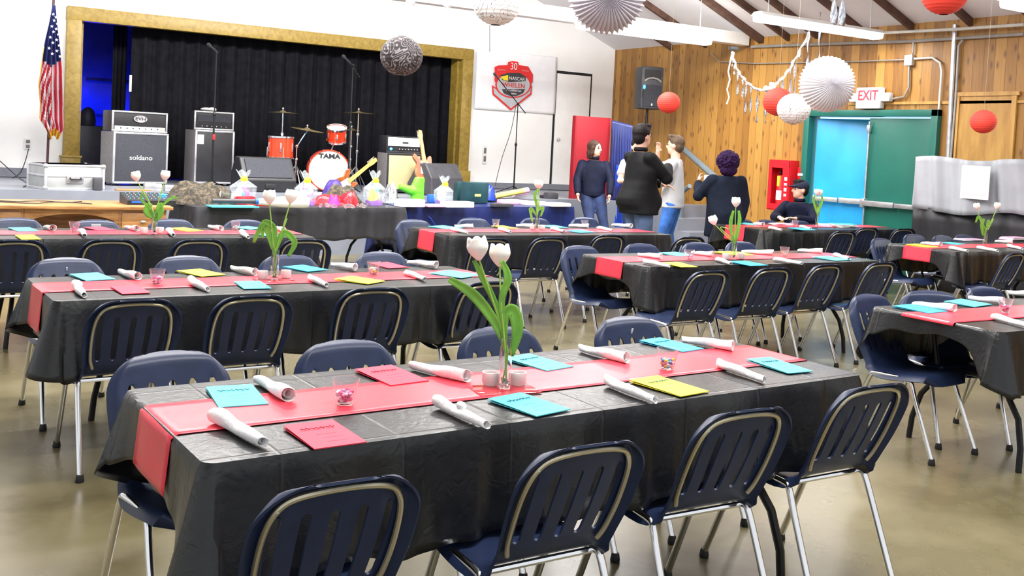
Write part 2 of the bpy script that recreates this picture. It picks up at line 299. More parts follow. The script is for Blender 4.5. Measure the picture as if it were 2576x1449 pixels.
# ---------------------------------------------------------------- mesh helpers
def link(o, parent=None):
    COL.objects.link(o)
    if parent: o.parent = parent
    return o
class MB:
    def __init__(s): s.v = []; s.f = []; s.mi = []; s.cur = 0
    def add(s, vs, fs):
        n = len(s.v); s.v += [tuple(v) for v in vs]; s.f += [tuple(n+i for i in f) for f in fs]; s.mi += [s.cur]*len(fs); return s
    def box(s, c, d, rz=0, bev=0, rx=0, ry=0):
        hx, hy, hz = d[0]/2, d[1]/2, d[2]/2; c = V(c)
        rot = (Matrix.Rotation(rz, 3, 'Z') @ Matrix.Rotation(ry, 3, 'Y') @ Matrix.Rotation(rx, 3, 'X'))
        if bev > 0:
            bm = bmesh.new(); bmesh.ops.create_cube(bm, size=1)
            for v in bm.verts: v.co = V((v.co.x*d[0], v.co.y*d[1], v.co.z*d[2]))
            bmesh.ops.bevel(bm, geom=list(bm.edges), offset=min(bev, min(d)*.49), segments=2, affect='EDGES', profile=.6)
            bm.verts.index_update()
            s.add([c+rot@v.co for v in bm.verts], [[v.index for v in f.verts] for f in bm.faces]); bm.free(); return s
        vs = [c+rot@V((x*hx, y*hy, z*hz)) for x in (-1, 1) for y in (-1, 1) for z in (-1, 1)]
        return s.add(vs, [(0, 1, 3, 2), (4, 6, 7, 5), (0, 4, 5, 1), (2, 3, 7, 6), (0, 2, 6, 4), (1, 5, 7, 3)])
    def tube(s, pts, r, n=10, cap=True, sx=1, up=None):
        pts = [V(p) for p in pts]; rs = r if isinstance(r, (list, tuple)) else [r]*len(pts)
        vs = []; fs = []; prev = None
        for i, p in enumerate(pts):
            t = (pts[min(i+1, len(pts)-1)] - pts[max(i-1, 0)])
            t = t.normalized() if t.length > 1e-9 else V((0, 0, 1))
            if prev is None:
                a = V(up) if up else (V((0, 0, 1)) if abs(t.z) < .9 else V((1, 0, 0)))
                n1 = t.cross(a).normalized()
            else: n1 = (prev - t*prev.dot(t)).normalized()
            prev = n1; n2 = t.cross(n1)
            for k in range(n):
                a = 2*pi*k/n; vs.append(p + n1*cos(a)*rs[i]*sx + n2*sin(a)*rs[i])
        for i in range(len(pts)-1):
            for k in range(n): fs.append((i*n+k, i*n+(k+1) % n, (i+1)*n+(k+1) % n, (i+1)*n+k))
        if cap: fs.append(tuple(reversed(range(n)))); fs.append(tuple((len(pts)-1)*n+k for k in range(n)))
        return s.add(vs, fs)
    def lathe(s, prof, c=(0, 0, 0), n=24, rot=None, cap=True):
        c = V(c); rot = rot or Matrix.Identity(3); vs = []; fs = []
        for (r, z) in prof:
            for k in range(n): a = 2*pi*k/n; vs.append(c+rot@V((r*cos(a), r*sin(a), z)))
        for i in range(len(prof)-1):
            for k in range(n): fs.append((i*n+k, i*n+(k+1) % n, (i+1)*n+(k+1) % n, (i+1)*n+k))
        if cap:
            if prof[0][0] > 1e-6: fs.append(tuple(reversed(range(n))))
            if prof[-1][0] > 1e-6: fs.append(tuple((len(prof)-1)*n+k for k in range(n)))
        return s.add(vs, fs)
    def ell(s, c, r, rot=None, n=16, m=10):
        prof = [(max(1e-4, sin(pi*i/m)), -cos(pi*i/m)) for i in range(m+1)]
        c = V(c); rot = rot or Matrix.Identity(3); vs = []; fs = []
        for (a_, z) in prof:
            for k in range(n): a = 2*pi*k/n; vs.append(c+rot@V((a_*cos(a)*r[0], a_*sin(a)*r[1], z*r[2])))
        for i in range(m):
            for k in range(n): fs.append((i*n+k, i*n+(k+1) % n, (i+1)*n+(k+1) % n, (i+1)*n+k))
        return s.add(vs, fs)
    def loft(s, secs, n=20):   # secs: (cx, cy, cz, rx, ry[, tilt])
        vs = []; fs = []
        for q in secs:
            cx, cy, cz, rx, ry = q[:5]; ti = q[5] if len(q) > 5 else 0
            for k in range(n):
                a = 2*pi*k/n; x = rx*cos(a); y = ry*sin(a)
                vs.append((cx+x, cy+y*cos(ti), cz+y*sin(ti)))
        for i in range(len(secs)-1):
            for k in range(n): fs.append((i*n+k, i*n+(k+1) % n, (i+1)*n+(k+1) % n, (i+1)*n+k))
        fs.append(tuple(reversed(range(n)))); fs.append(tuple((len(secs)-1)*n+k for k in range(n)))
        return s.add(vs, fs)
    def grid(s, fn, nu, nv, close=False):
        vs = [fn(i/nu, j/nv) for j in range(nv+1) for i in range(nu+1)]
        fs = [(j*(nu+1)+i, j*(nu+1)+i+1, (j+1)*(nu+1)+i+1, (j+1)*(nu+1)+i) for j in range(nv) for i in range(nu)]
        return s.add(vs, fs)
    def prism(s, poly, off):   # polygon of 3d points + thickness vector
        poly = [V(p) for p in poly]; off = V(off); n = len(poly)
        vs = poly+[p+off for p in poly]
        fs = [tuple(range(n)), tuple(reversed(range(n, 2*n)))]+[(i, i+n, (i+1) % n+n, (i+1) % n) for i in range(n)]
        return s.add(vs, fs)
    def build(s, name, m, parent=None, smooth=True, mods=None, ang=40):
        me = bpy.data.meshes.new(name); me.from_pydata(s.v, [], s.f)
        ms = m if isinstance(m, (list, tuple)) else [m]
        for x in ms: me.materials.append(M[x] if isinstance(x, str) else x)
        if len(ms) > 1:
            for p, i in zip(me.polygons, s.mi): p.material_index = i
        bm = bmesh.new(); bm.from_mesh(me); bmesh.ops.recalc_face_normals(bm, faces=bm.faces); bm.to_mesh(me); bm.free()
        if smooth:
            me.polygons.foreach_set('use_smooth', [True]*len(me.polygons))
            try: me.set_sharp_from_angle(angle=R(ang))
            except Exception: pass
        o = bpy.data.objects.new(name, me); link(o, parent)
        if mods:
            for k, kw in mods:
                md = o.modifiers.new(k, k)
                for a, b in kw.items(): setattr(md, a, b)
        return o
def bake(o, smooth=True, ang=40):
    bpy.context.view_layer.update(); dg = bpy.context.evaluated_depsgraph_get()
    me = bpy.data.meshes.new_from_object(o.evaluated_get(dg)); o.modifiers.clear(); o.data = me
    if smooth:
        me.polygons.foreach_set('use_smooth', [True]*len(me.polygons))
        try: me.set_sharp_from_angle(angle=R(ang))
        except Exception: pass
    return o
def tag(o, label=None, cat=None, group=None, kind=None):
    if label: o['label'] = label
    if cat: o['category'] = cat
    if group: o['group'] = group
    if kind: o['kind'] = kind
    return o
def empty(name, loc, label, cat, rz=0, group=None):
    o = bpy.data.objects.new(name, None); COL.objects.link(o); o.location = loc; o.rotation_euler = (0, 0, rz); o.empty_display_size = .1
    return tag(o, label, cat, group)
def struct(o): o['kind'] = 'structure'; return o
def copy_tree(o, parent=None):
    c = o.copy(); COL.objects.link(c); c.parent = parent
    for ch in [x for x in CH.get(o.name, list(o.children))]: copy_tree(ch, c)
    return c
CH = {}
def text(s, size, m, loc, rot, parent=None, name='lettering', ext=.002, ax='CENTER', sx=1, bold=0):
    c = bpy.data.curves.new('t', 'FONT'); c.body = s; c.size = size; c.extrude = ext; c.align_x = ax; c.align_y = 'CENTER'; c.offset = bold
    o = bpy.data.objects.new('t', c); COL.objects.link(o); bpy.context.view_layer.update()
    me = bpy.data.meshes.new_from_object(o.evaluated_get(bpy.context.evaluated_depsgraph_get()))
    bpy.data.objects.remove(o); me.materials.clear(); me.materials.append(M[m])
    for v in me.vertices: v.co.x *= sx
    t = bpy.data.objects.new(name, me); link(t, parent); t.location = loc; t.rotation_euler = rot
    return t
random.seed(7)

# ---------------------------------------------------------------- the room
D, W, PH, PE = 15.0, 11.5, .78, 12.3       # stage wall, pine wall, platform height, platform edge
ZT = 3.42; SL = .40                         # top of the pine wall, slope of the roof
def zc(x): return ZT + SL*(W-x) if x > 2.5 else ZT + SL*(W-2.5) - SL*(2.5-x)
struct(MB().box((4, 7, -.05), (22, 22, .1)).build('floor', 'floor', smooth=False))
m = MB(); OX0, OX1, OZ = 2.16, 8.32, 3.04
def wallpart(x0, x1, z0, z1): m.box(((x0+x1)/2, D+.1, (z0+z1)/2), (x1-x0, .2, z1-z0))
wallpart(-6, OX0, 0, 7.5); wallpart(OX1, W+.2, 0, 7.5); wallpart(OX0, OX1, OZ, 7.5); wallpart(OX0, OX1, 0, PH-.02)
struct(m.build('wall_back', 'white_wall', smooth=False))
DY0, DY1, DZ = 8.16, 10.19, 2.19
WY0, WY1 = 4.2, 6.92
m = MB()
def wp(y0, y1, z0, z1): m.box((W+.08, (y0+y1)/2, (z0+z1)/2), (.16, y1-y0, z1-z0))
wp(DY1, D, 0, ZT+.3); wp(DY0, DY1, DZ, ZT+.3); wp(WY1, DY0, 0, ZT+.3); wp(WY0, WY1, 0, 1.0); wp(WY0, WY1, 2.9, ZT+.3); wp(-3, WY0, 0, ZT+.3)
struct(m.build('wall_right', 'pine', smooth=False))
m = MB()
for (x0, x1) in ((2.5, W+.3), (-6, 2.5)):
    z0, z1 = zc(x0), zc(x1)
    m.prism([(x0, -3, z0), (x1, -3, z1), (x1, D, z1), (x0, D, z0)], (0, 0, .1))
struct(m.build('ceiling', 'ceiling_white', smooth=False))
for i, y in enumerate([13.4, 12.55, 11.3, 10.75, 10.2, 9.4, 8.6, 7.75, 6.95, 6.1, 5.2, 4.3, 3.4]):
    h = .10; wd = .055 if i != 2 else .10
    struct(MB().prism([(2.5, y-wd/2, zc(2.5)), (W, y-wd/2, zc(W)), (W, y-wd/2, zc(W)-h), (2.5, y-wd/2, zc(2.5)-h)], (0, wd, 0)).build('trim_%d' % (i+1), 'rafter', smooth=False))
struct(MB().box((4.2, 11.6, 3.39), (14.5, .18, .19), bev=.01).build('trim_20', 'beam_white', smooth=False))
# stage platform and its skirting
pl = MB(); pl.box((2.6, (PE+D)/2, PH/2), (16.4, D-PE, PH)); struct(pl.build('trim_21', 'stage_grey', smooth=False))
struct(MB().box((-1.9, D-.02, PH+.07), (8.0, .035, .12)).build('baseboard_back', 'stage_grey', smooth=False))
struct(MB().box((9.9, D-.02, PH+.06), (2.9, .035, .1)).build('baseboard_back_right', 'stage_grey', smooth=False))
# gold frame round the stage opening
fr = []
for nm, c, d in (('trim_22', (2.16, D-.05, 2.06), (.19, .14, 2.0)), ('trim_23', (8.32, D-.05, 2.05), (.2, .14, 1.98)), ('trim_24', (5.24, D-.055, 3.045), (6.362, .14, .19))):
    struct(MB().box(c, d, bev=.015).build(nm, 'frame_gold'))
struct(MB().box((2.16, D-.07, .98), (.24, .19, .2), bev=.012).box((2.16, D-.075, 1.09), (.27, .21, .03), bev=.01).build('trim_25', 'frame_gold'))
struct(MB().box((8.32, D-.07, .98), (.24, .19, .2), bev=.012).build('trim_26', 'frame_gold'))
struct(MB().box((8.2, D+.12, 2.05), (.04, .22, 1.98)).box((2.27, D+.12, 2.05), (.04, .22, 1.98)).build('trim_27', 'frame_gold'))
# back of the stage
struct(MB().box((4.2, 18.1, 1.9), (9, .1, 4.4)).box((-.3, 16.6, 1.9), (.1, 3, 4.4)).box((8.8, 16.6, 1.9), (.1, 3, 4.4)).box((4.2, 16.6, 4.1), (9, 3, .1)).build('wall_stage_back', 'backstage_paint', smooth=False))
struct(MB().box((4.2, 16.6, PH-.06), (9, 3, .1)).build('floor_stage', 'stage_black', smooth=False))
cx0 = onY(325, 300, 15.4).x
def cur(u, v):
    x = cx0+(8.6-cx0)*u; ph = u*2*pi*22
    return (x, 15.4+.035*math.asin(.97*sin(ph))+.006*sin(ph*2.3+1), PH+.02+(3.35-PH)*v)
tag(MB().grid(cur, 520, 4).build('stage_curtain', 'curtain', mods=[('SOLIDIFY', dict(thickness=.004))]), 'long black pleated curtain closing most of the stage opening', 'curtain')
tag(MB().box(onY(328, 210, 15.3), (.035, .03, .24), bev=.008).build('curtain_handle', 'white_plastic'), 'small white upright handle on the left edge of the black stage curtain', 'handle')
# things in the blue dark behind the curtain
tag(MB().grid(lambda u, v: (2.86+.20*u, 16.0+.03*sin(u*20), PH+2.3*v), 20, 2).build('stage_drape', 'curtain_black_deep', mods=[('SOLIDIFY', dict(thickness=.004))]), 'dark drape hanging in the blue light left of the black curtain', 'drape')
tag(MB().box((2.75, 17.2, 1.15), (.42, .35, .75), bev=.03).ell((2.72, 17.15, 1.62), (.13, .1, .2)).build('equipment_cabinet', 'charcoal'), 'dark cabinet silhouetted in the blue light behind the stage', 'cabinet')
tag(MB().box((3.6, 17.9, 2.3), (1.6, .03, .05)).box((3.0, 17.9, 1.7), (1.6, .03, .05)).build('backstage_rail', 'curtain_dark'), 'dark rails on the blue lit wall behind the stage', 'rail')

# white door with black gap on the stage wall
a, b_, c_ = onY(1398, 183, D), onY(1484, 190, D), onY(1383, 478, D)
dx0, dx1, dzt = a.x, 10.98, 2.9
dr = MB().box(((dx0+dx1)/2, D-.012, (PH+dzt)/2), (dx1-dx0-.05, .03, dzt-PH-.03), bev=.004).build('door_1', 'door_white'); struct(dr)
MB().box(((dx0+dx1)/2, D-.003, (PH+dzt)/2+.01), (dx1-dx0+.03, .012, dzt-PH+.05)).build('door_frame', 'dark_line', dr, smooth=False)
MB().ell((dx0+.09, D-.07, onY(1390, 350, D).z), (.03, .035, .03)).tube([(dx0+.09, D-.02, onY(1390, 350, D).z), (dx0+.09, D-.06, onY(1390, 350, D).z)], .012).build('door_handle', 'silver', dr)
# outlets and switches
def plate(px, py, w_, h_, label, m_='outlet', Y=D, nm='wall_outlet', cat='outlet'):
    c = onY(px, py, Y-.01)
    t = empty(nm, c, label, cat)
    MB().box((0, 0, 0), (w_, .02, h_), bev=.004).build('cover_plate', 'white_plastic', t)
    MB().box((0, -.012, h_*.22), (w_*.55, .012, h_*.3), bev=.003).build('socket', m_, t); MB().box((0, -.012, -h_*.22), (w_*.55, .012, h_*.3), bev=.003).build('socket', m_, t)
    return t
plate(70, 362, .09, .15, 'grey double outlet on the white wall left of the flag')
plate(1219, 389, .08, .32, 'tall brown switch box on the white wall right of the stage', nm='switch_box', cat='switch')

# double door on the pine wall
fm = MB(); X = W-.03
for y0, y1, z0, z1 in ((DY1-.01, DY1+.09, 0, DZ+.09), (DY0-.09, DY0+.01, 0, DZ+.09), (DY0-.09, DY1+.09, DZ, DZ+.09)):
    fm.box((X+.03, (y0+y1)/2, (z0+z1)/2), (.17, y1-y0, z1-z0), bev=.006)
struct(fm.build('trim_30', 'green_door'))
ym = (DY0+DY1)/2
def leaf(name, hinge, free, m_, barm):
    h = V(hinge); f = V(free); d = (f-h); Ln = d.length; d.normalize(); n = V((-d.y, d.x, 0));
    if n.x > 0: n = -n
    ang = math.atan2(d.y, d.x)
    o = MB().box(h+d*Ln/2+V((0, 0, 1.09)), (Ln, .045, 2.15), rz=ang, bev=.004).build(name, m_); struct(o)
    p = h+d*.06+n*.1+V((0, 0, 1.0)); q = h+d*(Ln-.03)+n*.1+V((0, 0, 1.0)); mid = p.lerp(q, .42)
    MB().box((mid+q)/2, ((q-mid).length-.01, .06, .075), rz=ang, bev=.008).box((p+mid)/2, ((mid-p).length-.02, .06, .062), rz=ang, bev=.008).box(q-n*.04, (.07, .11, .12), rz=ang, bev=.01).box(p-n*.04, (.05, .11, .1), rz=ang, bev=.01).build('push_bar', barm, o)
    return o
lf = leaf('door_2', (W+.06, DY1-.05, 0), (W+.06+.30, ym+.06, 0), 'daylit_door', 'silver')  # daylight on this leaf comes from its material colour
rf = leaf('door_3', (W+.0, DY0+.02, 0), (W+.0, ym-.01, 0), 'green_door', 'silver')
p = V((W-.06, ym-.04, 0))
MB().tube([p+V((0, 0, .1)), p+V((0, 0, 2.12))], .012).box(p+V((0, 0, 2.02)), (.05, .05, .1), bev=.01).box(p+V((0, 0, .12)), (.05, .05, .08), bev=.01).build('vertical_rod', 'silver', rf)
struct(MB().box((W+.9, 9.4, 1.1), (.05, 4.5, 2.6)).build('daylight_panel', 'sky_glow', smooth=False))  # glowing panel added outside as the daylight in the door gap
# bright window at the right end of the pine wall
wn = MB()
for y0, y1, z0, z1 in ((WY0, WY0+.06, 1, 2.9), (WY1-.06, WY1, 1, 2.9), (WY0, WY1, 1, 1.06), (WY0, WY1, 2.84, 2.9), ((WY0+WY1)/2-.03, (WY0+WY1)/2+.03, 1, 2.9)):
    wn.box((W+.05, (y0+y1)/2, (z0+z1)/2), (.1, y1-y0, z1-z0))
wo = struct(wn.build('window_1', 'beam_white', smooth=False))
MB().box((W+.12, (WY0+WY1)/2, 1.95), (.01, WY1-WY0, 1.9)).build('window_pane', mat('overcast_glow', (1, 1, 1), .5, var=0, emit=(.95, 1, .97), es=1.5), wo)
# plywood patch and batten on the pine wall
y0, y1 = onX(2412, 300, W).y, onX(2552, 300, W).y
struct(MB().box((W-.012, (y0+y1)/2, 1.95), (.02, abs(y1-y0), 1.0)).build('trim_31', 'ply', smooth=False))
struct(MB().box((W-.025, (y0+y1)/2, 2.47), (.03, abs(y1-y0)+.12, .05)).box((W-.025, y1, 1.95), (.03, .06, 1.0)).box((W-.025, y0, 1.95), (.03, .03, 1.0)).build('trim_32', 'ply', smooth=False))
struct(MB().box((W-.012, 8.1, 2.37), (.02, 2.9, .035)).build('trim_33', 'ply', smooth=False))

# exit sign
c = onX(2189, 247, W-.08)
ex = empty('exit_sign', c, 'white exit sign with two side lamps above the green double door', 'exit sign')
MB().box((0, 0, 0), (.1, .40, .29), bev=.015).build('sign_housing', 'white_plastic', ex)
MB().box((0, -.27, .01), (.09, .14, .12), bev=.02).build('side_lamp', 'white_plastic', ex)
MB().box((0, .27, .01), (.09, .14, .12), bev=.02).build('side_lamp', 'white_plastic', ex)
text('EXIT', .19, 'exit_red', (-.054, 0, .03), (pi/2, 0, -pi/2), ex, 'exit_lettering', sx=.85, bold=.003)
# conduits
def pipe(pts, r, label, m_='conduit', nm='conduit'):
    return tag(MB().tube(pts, r, 8).build(nm, m_), label, 'pipe')
xw = W-.04
pipe([onX(x, y, xw) for x, y in ((1890, 118), (2010, 113), (2290, 104), (2576, 86))], .022, 'long grey conduit running below the rafters along the pine wall')
pipe([onX(x, y, xw-.1) for x, y in ((2200, 84), (2400, 74), (2576, 62))], .02, 'light grey pipe along the top edge of the pine wall', 'conduit_white')
pipe([onX(x, y, xw) for x, y in ((1790, 135), (1810, 155), (1900, 160), (2150, 155), (2275, 150))], .009, 'thin cable run across the pine wall to the junction box', 'conduit')
pipe([onX(x, y, xw) for x, y in ((2298, 105), (2297, 130), (2288, 150))], .014, 'short conduit dropping into the junction box')
pipe([onX(x, y, xw) for x, y in ((2287, 160), (2286, 220), (2275, 243), (2240, 250))], .014, 'curved conduit from junction box down to the exit sign')
pipe([onX(x, y, xw) for x, y in ((2300, 148), (2345, 145), (2365, 158), (2369, 180), (2352, 410), (2345, 470))], .016, 'bent conduit running down beside the green door frame', 'conduit_white')
pipe([onX(x, y, xw) for x, y in ((2403, 62), (2394, 230), (2385, 398))], .03, 'thick silver pipe running straight down the pine wall', 'silver')
pipe([onX(x, y, xw) for x, y in ((2422, 100), (2412, 115), (2405, 240), (2392, 398))], .015, 'thin grey conduit beside the thick silver pipe')
pipe([onX(x, y, xw) for x, y in ((2029, 300), (2020, 420))], .016, 'white conduit down to the red fire alarm', 'beam_white')
tag(MB().box(onX(2288, 152, xw), (.07, .12, .14), bev=.008).build('junction_box', 'conduit_white'), 'square grey junction box on the pine wall above the exit sign', 'junction box')
# fire alarm pull and extinguisher cabinet
c = onX(2019, 436, W-.04); fa = empty('fire_alarm', c, 'small red fire alarm box beside the double door', 'fire alarm')
MB().box((0, 0, 0), (.08, .13, .17), bev=.012).build('alarm_box', 'alarm_red', fa); MB().box((-.045, 0, -.02), (.02, .09, .035), bev=.006).build('pull_handle', 'white_plastic', fa)
c = onX(1969, 466, W-.09); fc = empty('fire_extinguisher_cabinet', c, 'open red fire extinguisher cabinet on the pine wall behind seated person', 'fire cabinet')
hw, hh = .2, .36
cb = MB()
cb.box((0, -hw, 0), (.176, .025, 2*hh)).box((0, hw, 0), (.18, .025, 2*hh)).box((0, 0, hh), (.172, 2*hw+.021, .034)).box((0, 0, -hh), (.172, 2*hw+.021, .034)).box((.08, 0, 0), (.02, 2*hw, 2*hh))
cb.box((-.097, -hw+.06, 0), (.015, .12, 2*hh)).box((-.095, hw-.03, 0), (.015, .06, 2*hh)).box((-.093, 0, hh-.05), (.015, 2*hw, .1)).box((-.091, 0, -hh+.04), (.015, 2*hw, .08))
cb.build('cabinet_box', 'alarm_red', fc, smooth=False)
for i, (z, s_) in enumerate(((.1, .07), (.02, .05), (-.06, .07), (-.14, .05))):
    MB().box((-.105, -hw+.05, z), (.004, .05, s_*.7)).build('white_marking', 'white_paper', fc)
t = empty('fire_extinguisher', c+V((-.0, .03, -hh+.02)), 'red fire extinguisher with yellow tag inside the red cabinet', 'fire extinguisher')
MB().lathe([(.05, 0), (.068, .02), (.068, .40), (.05, .46), (.02, .49)], n=18).build('cylinder', 'alarm_red', t)
MB().lathe([(.069, .12), (.069, .26)], n=18, cap=False).build('instruction_label', 'white_paper', t)
MB().box((-.05, 0, .40), (.04, .05, .16), bev=.01).build('tag', 'yellow', t)
MB().tube([(0, 0, .48), (0, 0, .53), (-.03, 0, .56)], .014).tube([(0, 0, .52), (-.07, 0, .5)], .01).build('valve_handle', 'black_metal', t)

# strip lights
def strip(c, Ln, label, n=2):
    t = empty('strip_light', c, label, 'ceiling light')
    MB().prism([(-Ln/2, -.06, 0), (-Ln/2, .06, 0), (-Ln/2, .11, -.045), (-Ln/2, -.11, -.045)], (Ln, 0, 0)).build('housing', 'beam_white', t, smooth=False)
    MB().prism([(-Ln/2+.01, -.10, -.046), (-Ln/2+.01, .10, -.046), (-Ln/2+.01, .085, -.12), (-Ln/2+.01, -.085, -.12)], (Ln-.02, 0, 0)).build('tube_glare_box', 'tube_glow', t, smooth=False, mods=[('BEVEL', dict(width=.02, segments=3))])  # glowing box added for the overexposed glare of the bare tubes
    zz = zc(c[0])-c[2]
    for s in (-1, 1):
        if zz > .05: MB().tube([(s*Ln*.42, 0, 0), (s*Ln*.42, 0, max(.05, zc(c[0]+s*Ln*.42)-c[2]))], .006, 6).build('hanging_chain', 'silver', t)
    return t
a, b_ = onY(1540, 78, 11.3), onY(1783, 106, 11.3)
strip((b_.x-1.2, 11.3, b_.z+.07), 2.4, 'glowing strip light under the white beam near the stage wall')
a, b_ = onY(1905, 38, 8.8), onY(2210, 95, 8.8)
strip(((a.x+b_.x)/2, 8.8, (a.z+b_.z)/2+.07), b_.x-a.x, 'glowing strip light hanging above the white tissue balls')
a = onY(2535, 2, 5.5)
strip((a.x+1.2, 5.5, a.z+.06), 2.4, 'strip light at the top right corner of the picture')
for px, py in ((1034, 0), (1128, 6)):
    c = onY(px, py, 11.4); t = empty('spotlight', c, 'small %s clamped spotlight under the beam, %s of two' % ('grey' if px < 1100 else 'round silver', 'left' if px < 1100 else 'right'), 'spotlight')
    MB().lathe([(.03, .06), (.055, .03), (.06, -.05)], rot=Matrix.Rotation(.5, 3, 'X')).build('lamp_shade', 'silver', t); MB().tube([(0, 0, .04), (0, 0, 3.3-c.z if c.z < 3.28 else .1)], .01).build('clamp_arm', 'silver', t)

# banner
bn = empty('wall_banner', (9.36, D-.03, 2.66), 'white banner with red and grey racing series shield beside the stage', 'banner')
q0, q1 = onY(1198, 122, D), onY(1392, 288, D)
MB().grid(lambda u, v: (q0.x-9.36+(q1.x-q0.x)*u, -.012*sin(u*7+v*3)-.006, q1.z-2.66+(q0.z-q1.z)*v), 30, 20).build('banner_cloth', 'banner_white', bn, mods=[('SOLIDIFY', dict(thickness=.003))])
def lp(zx, zy, k):   # logo point traced on the wall plane
    p = onY(1160+zx/2.898, zy/2.898, D-.03); return (p.x-9.36, -.03-.004*k, p.z-2.66)
def lpoly(pts, k, m_, nm): return MB().prism([lp(x, y, k) for x, y in pts], (0, .003, 0)).build(nm, m_, bn, smooth=False)
lpoly([(218, 620), (245, 640), (360, 700), (500, 640), (510, 615), (505, 690), (355, 805), (222, 690)], 1, 'logo_red', 'chevron_outline')
lpoly([(228, 640), (360, 715), (500, 645), (495, 680), (355, 790), (232, 683)], 2, 'logo_grey', 'chevron')
lpoly([(236, 490), (260, 478), (330, 475), (335, 452), (370, 445), (405, 452), (412, 475), (480, 485), (515, 545), (512, 600), (495, 615), (480, 560), (370, 525), (262, 555), (248, 612), (236, 590)], 3, 'logo_red', 'crest_top')
def circ(cx, cy, rx, ry, n=28): return [(cx+rx*cos(2*pi*i/n), cy+ry*sin(2*pi*i/n)) for i in range(n)]
lpoly(circ(370, 620, 130, 95), 4, 'logo_red', 'ring'); lpoly(circ(370, 620, 120, 86), 5, 'logo_grey', 'disc')
lpoly([(275, 548), (330, 532), (420, 534), (460, 560), (458, 592), (345, 600), (290, 585)], 6, 'logo_dark', 'upper_bar')
lpoly([(275, 560), (330, 548), (330, 590), (300, 586)], 7, 'yellow', 'flash_mark')
lpoly([(285, 650), (455, 650), (440, 680), (390, 702), (350, 702), (300, 682)], 6, 'logo_dark', 'lower_bar')
zs = .0029
def lt(s, zx, zy, sz, m_, k=8, sx=1): p = lp(zx, zy, k); text(s, sz, m_, p, (pi/2, 0, 0), bn, 'lettering', .001, sx=sx)
lt('30', 371, 487, .17, 'flag_white', sx=.85); lt('NASCAR', 393, 576, .085, 'flag_white', sx=1.0); lt('WHELEN', 370, 624, .115, 'logo_red', sx=1.0)
lt('ALL-AMERICAN', 370, 662, .045, 'flag_white'); lt('SERIES', 370, 684, .04, 'flag_white')
lt('SEASONS', 282, 512, .04, 'logo_pink'); lt('RACING', 455, 518, .04, 'logo_pink')

# draped partition at the right
def gc(u, v):
    y = 8.17-1.6*u; zt = 1.66+.02*sin(u*9); return (11.15+.03*sin(u*22)+.02*sin(u*47+v*2)+.04*sin(u*11)*(1-v), y, zt-.66*(1-v)-.03*sin(u*6)*(1-v))
tag(MB().grid(gc, 160, 10).build('silver_drape', 'cloth_grey', mods=[('SOLIDIFY', dict(thickness=.004))]), 'grey silver plastic cloth draped over the upper half of the partition', 'drape')
tag(MB().grid(lambda u, v: (11.21+.02*sin(u*30), 8.19-1.7*u, 1.02*v+.005), 160, 6).build('black_drape', 'cloth_black', mods=[('SOLIDIFY', dict(thickness=.004))]), 'black plastic cloth hanging to the floor below the grey drape', 'drape')
tag(MB().box((11.3, 7.3, .82), (.1, 1.75, 1.63)).build('partition', 'charcoal', smooth=False), 'low partition covered by grey and black drapes beside the green door', 'partition')
c = onX(2453, 459, 11.06); t = empty('paper_sign', c, 'white square of paper pinned on the grey drape', 'paper')
MB().box((0, 0, 0), (.006, .37, .40), bev=.002).build('sheet', 'white_paper', t)
MB().grid(lambda u, v: (-.006, -.15+.3*u, -.15+.26*v+.05*sin(pi*u)*v), 10, 4).build('blank_panel', 'white_plastic', t)

# ---------------------------------------------------------------- tables
TL, TW, TH = 2.44, .76, .735
ZS = TH+.012     # top of the sheet
TABLES = dict(
    T1=(1.86, 2.77, R(2.2), dict(e=.165)), T2=(1.855, 5.2, R(2.0), dict(e=.2)), T0=(1.62, 7.78, R(0), dict(e=.16)),
    T4=(5.69, 5.71, R(-.5), dict(e=.13)), T3=(5.31, 7.85, R(-1.2), dict(e=.18)), T7=(5.85, 3.19, R(-1.3), dict(e=.085)),
    T6=(9.8, 6.15, R(-.4), dict(e=.14)), T5=(9.5, 8.33, R(-.5), dict(e=.17)))
TN = dict(T1='the nearest table', T2='the second left table', T0='the desk side table',
          T4='the middle centre table', T3='the far centre table', T7='the near right table',
          T6='the far right table', T5='the capped person table')
def perim(L_, W_, r, n):
    pts = []; segs = [((-L_/2+r, -W_/2), (L_/2-r, -W_/2), (0, -1)), ((L_/2, -W_/2+r), (L_/2, W_/2-r), (1, 0)), ((L_/2-r, W_/2), (-L_/2+r, W_/2), (0, 1)), ((-L_/2, W_/2-r), (-L_/2, -W_/2+r), (-1, 0))]
    for i, (p, q, nn) in enumerate(segs):
        k = int(n*(L_ if i % 2 == 0 else W_))
        for j in range(k): t = j/k; pts.append((p[0]+(q[0]-p[0])*t, p[1]+(q[1]-p[1])*t, nn[0], nn[1], min(t, 1-t)*(L_ if i % 2 == 0 else W_), i % 2))
        a0 = math.atan2(nn[1], nn[0]); cx, cy = q[0]-nn[0]*r, q[1]-nn[1]*r
        for j in range(10): a = a0+(pi/2)*(j/10); pts.append((cx+r*cos(a), cy+r*sin(a), cos(a), sin(a), 0, 2 + (j/10 if i % 2 == 0 else 1-j/10)))
    return pts
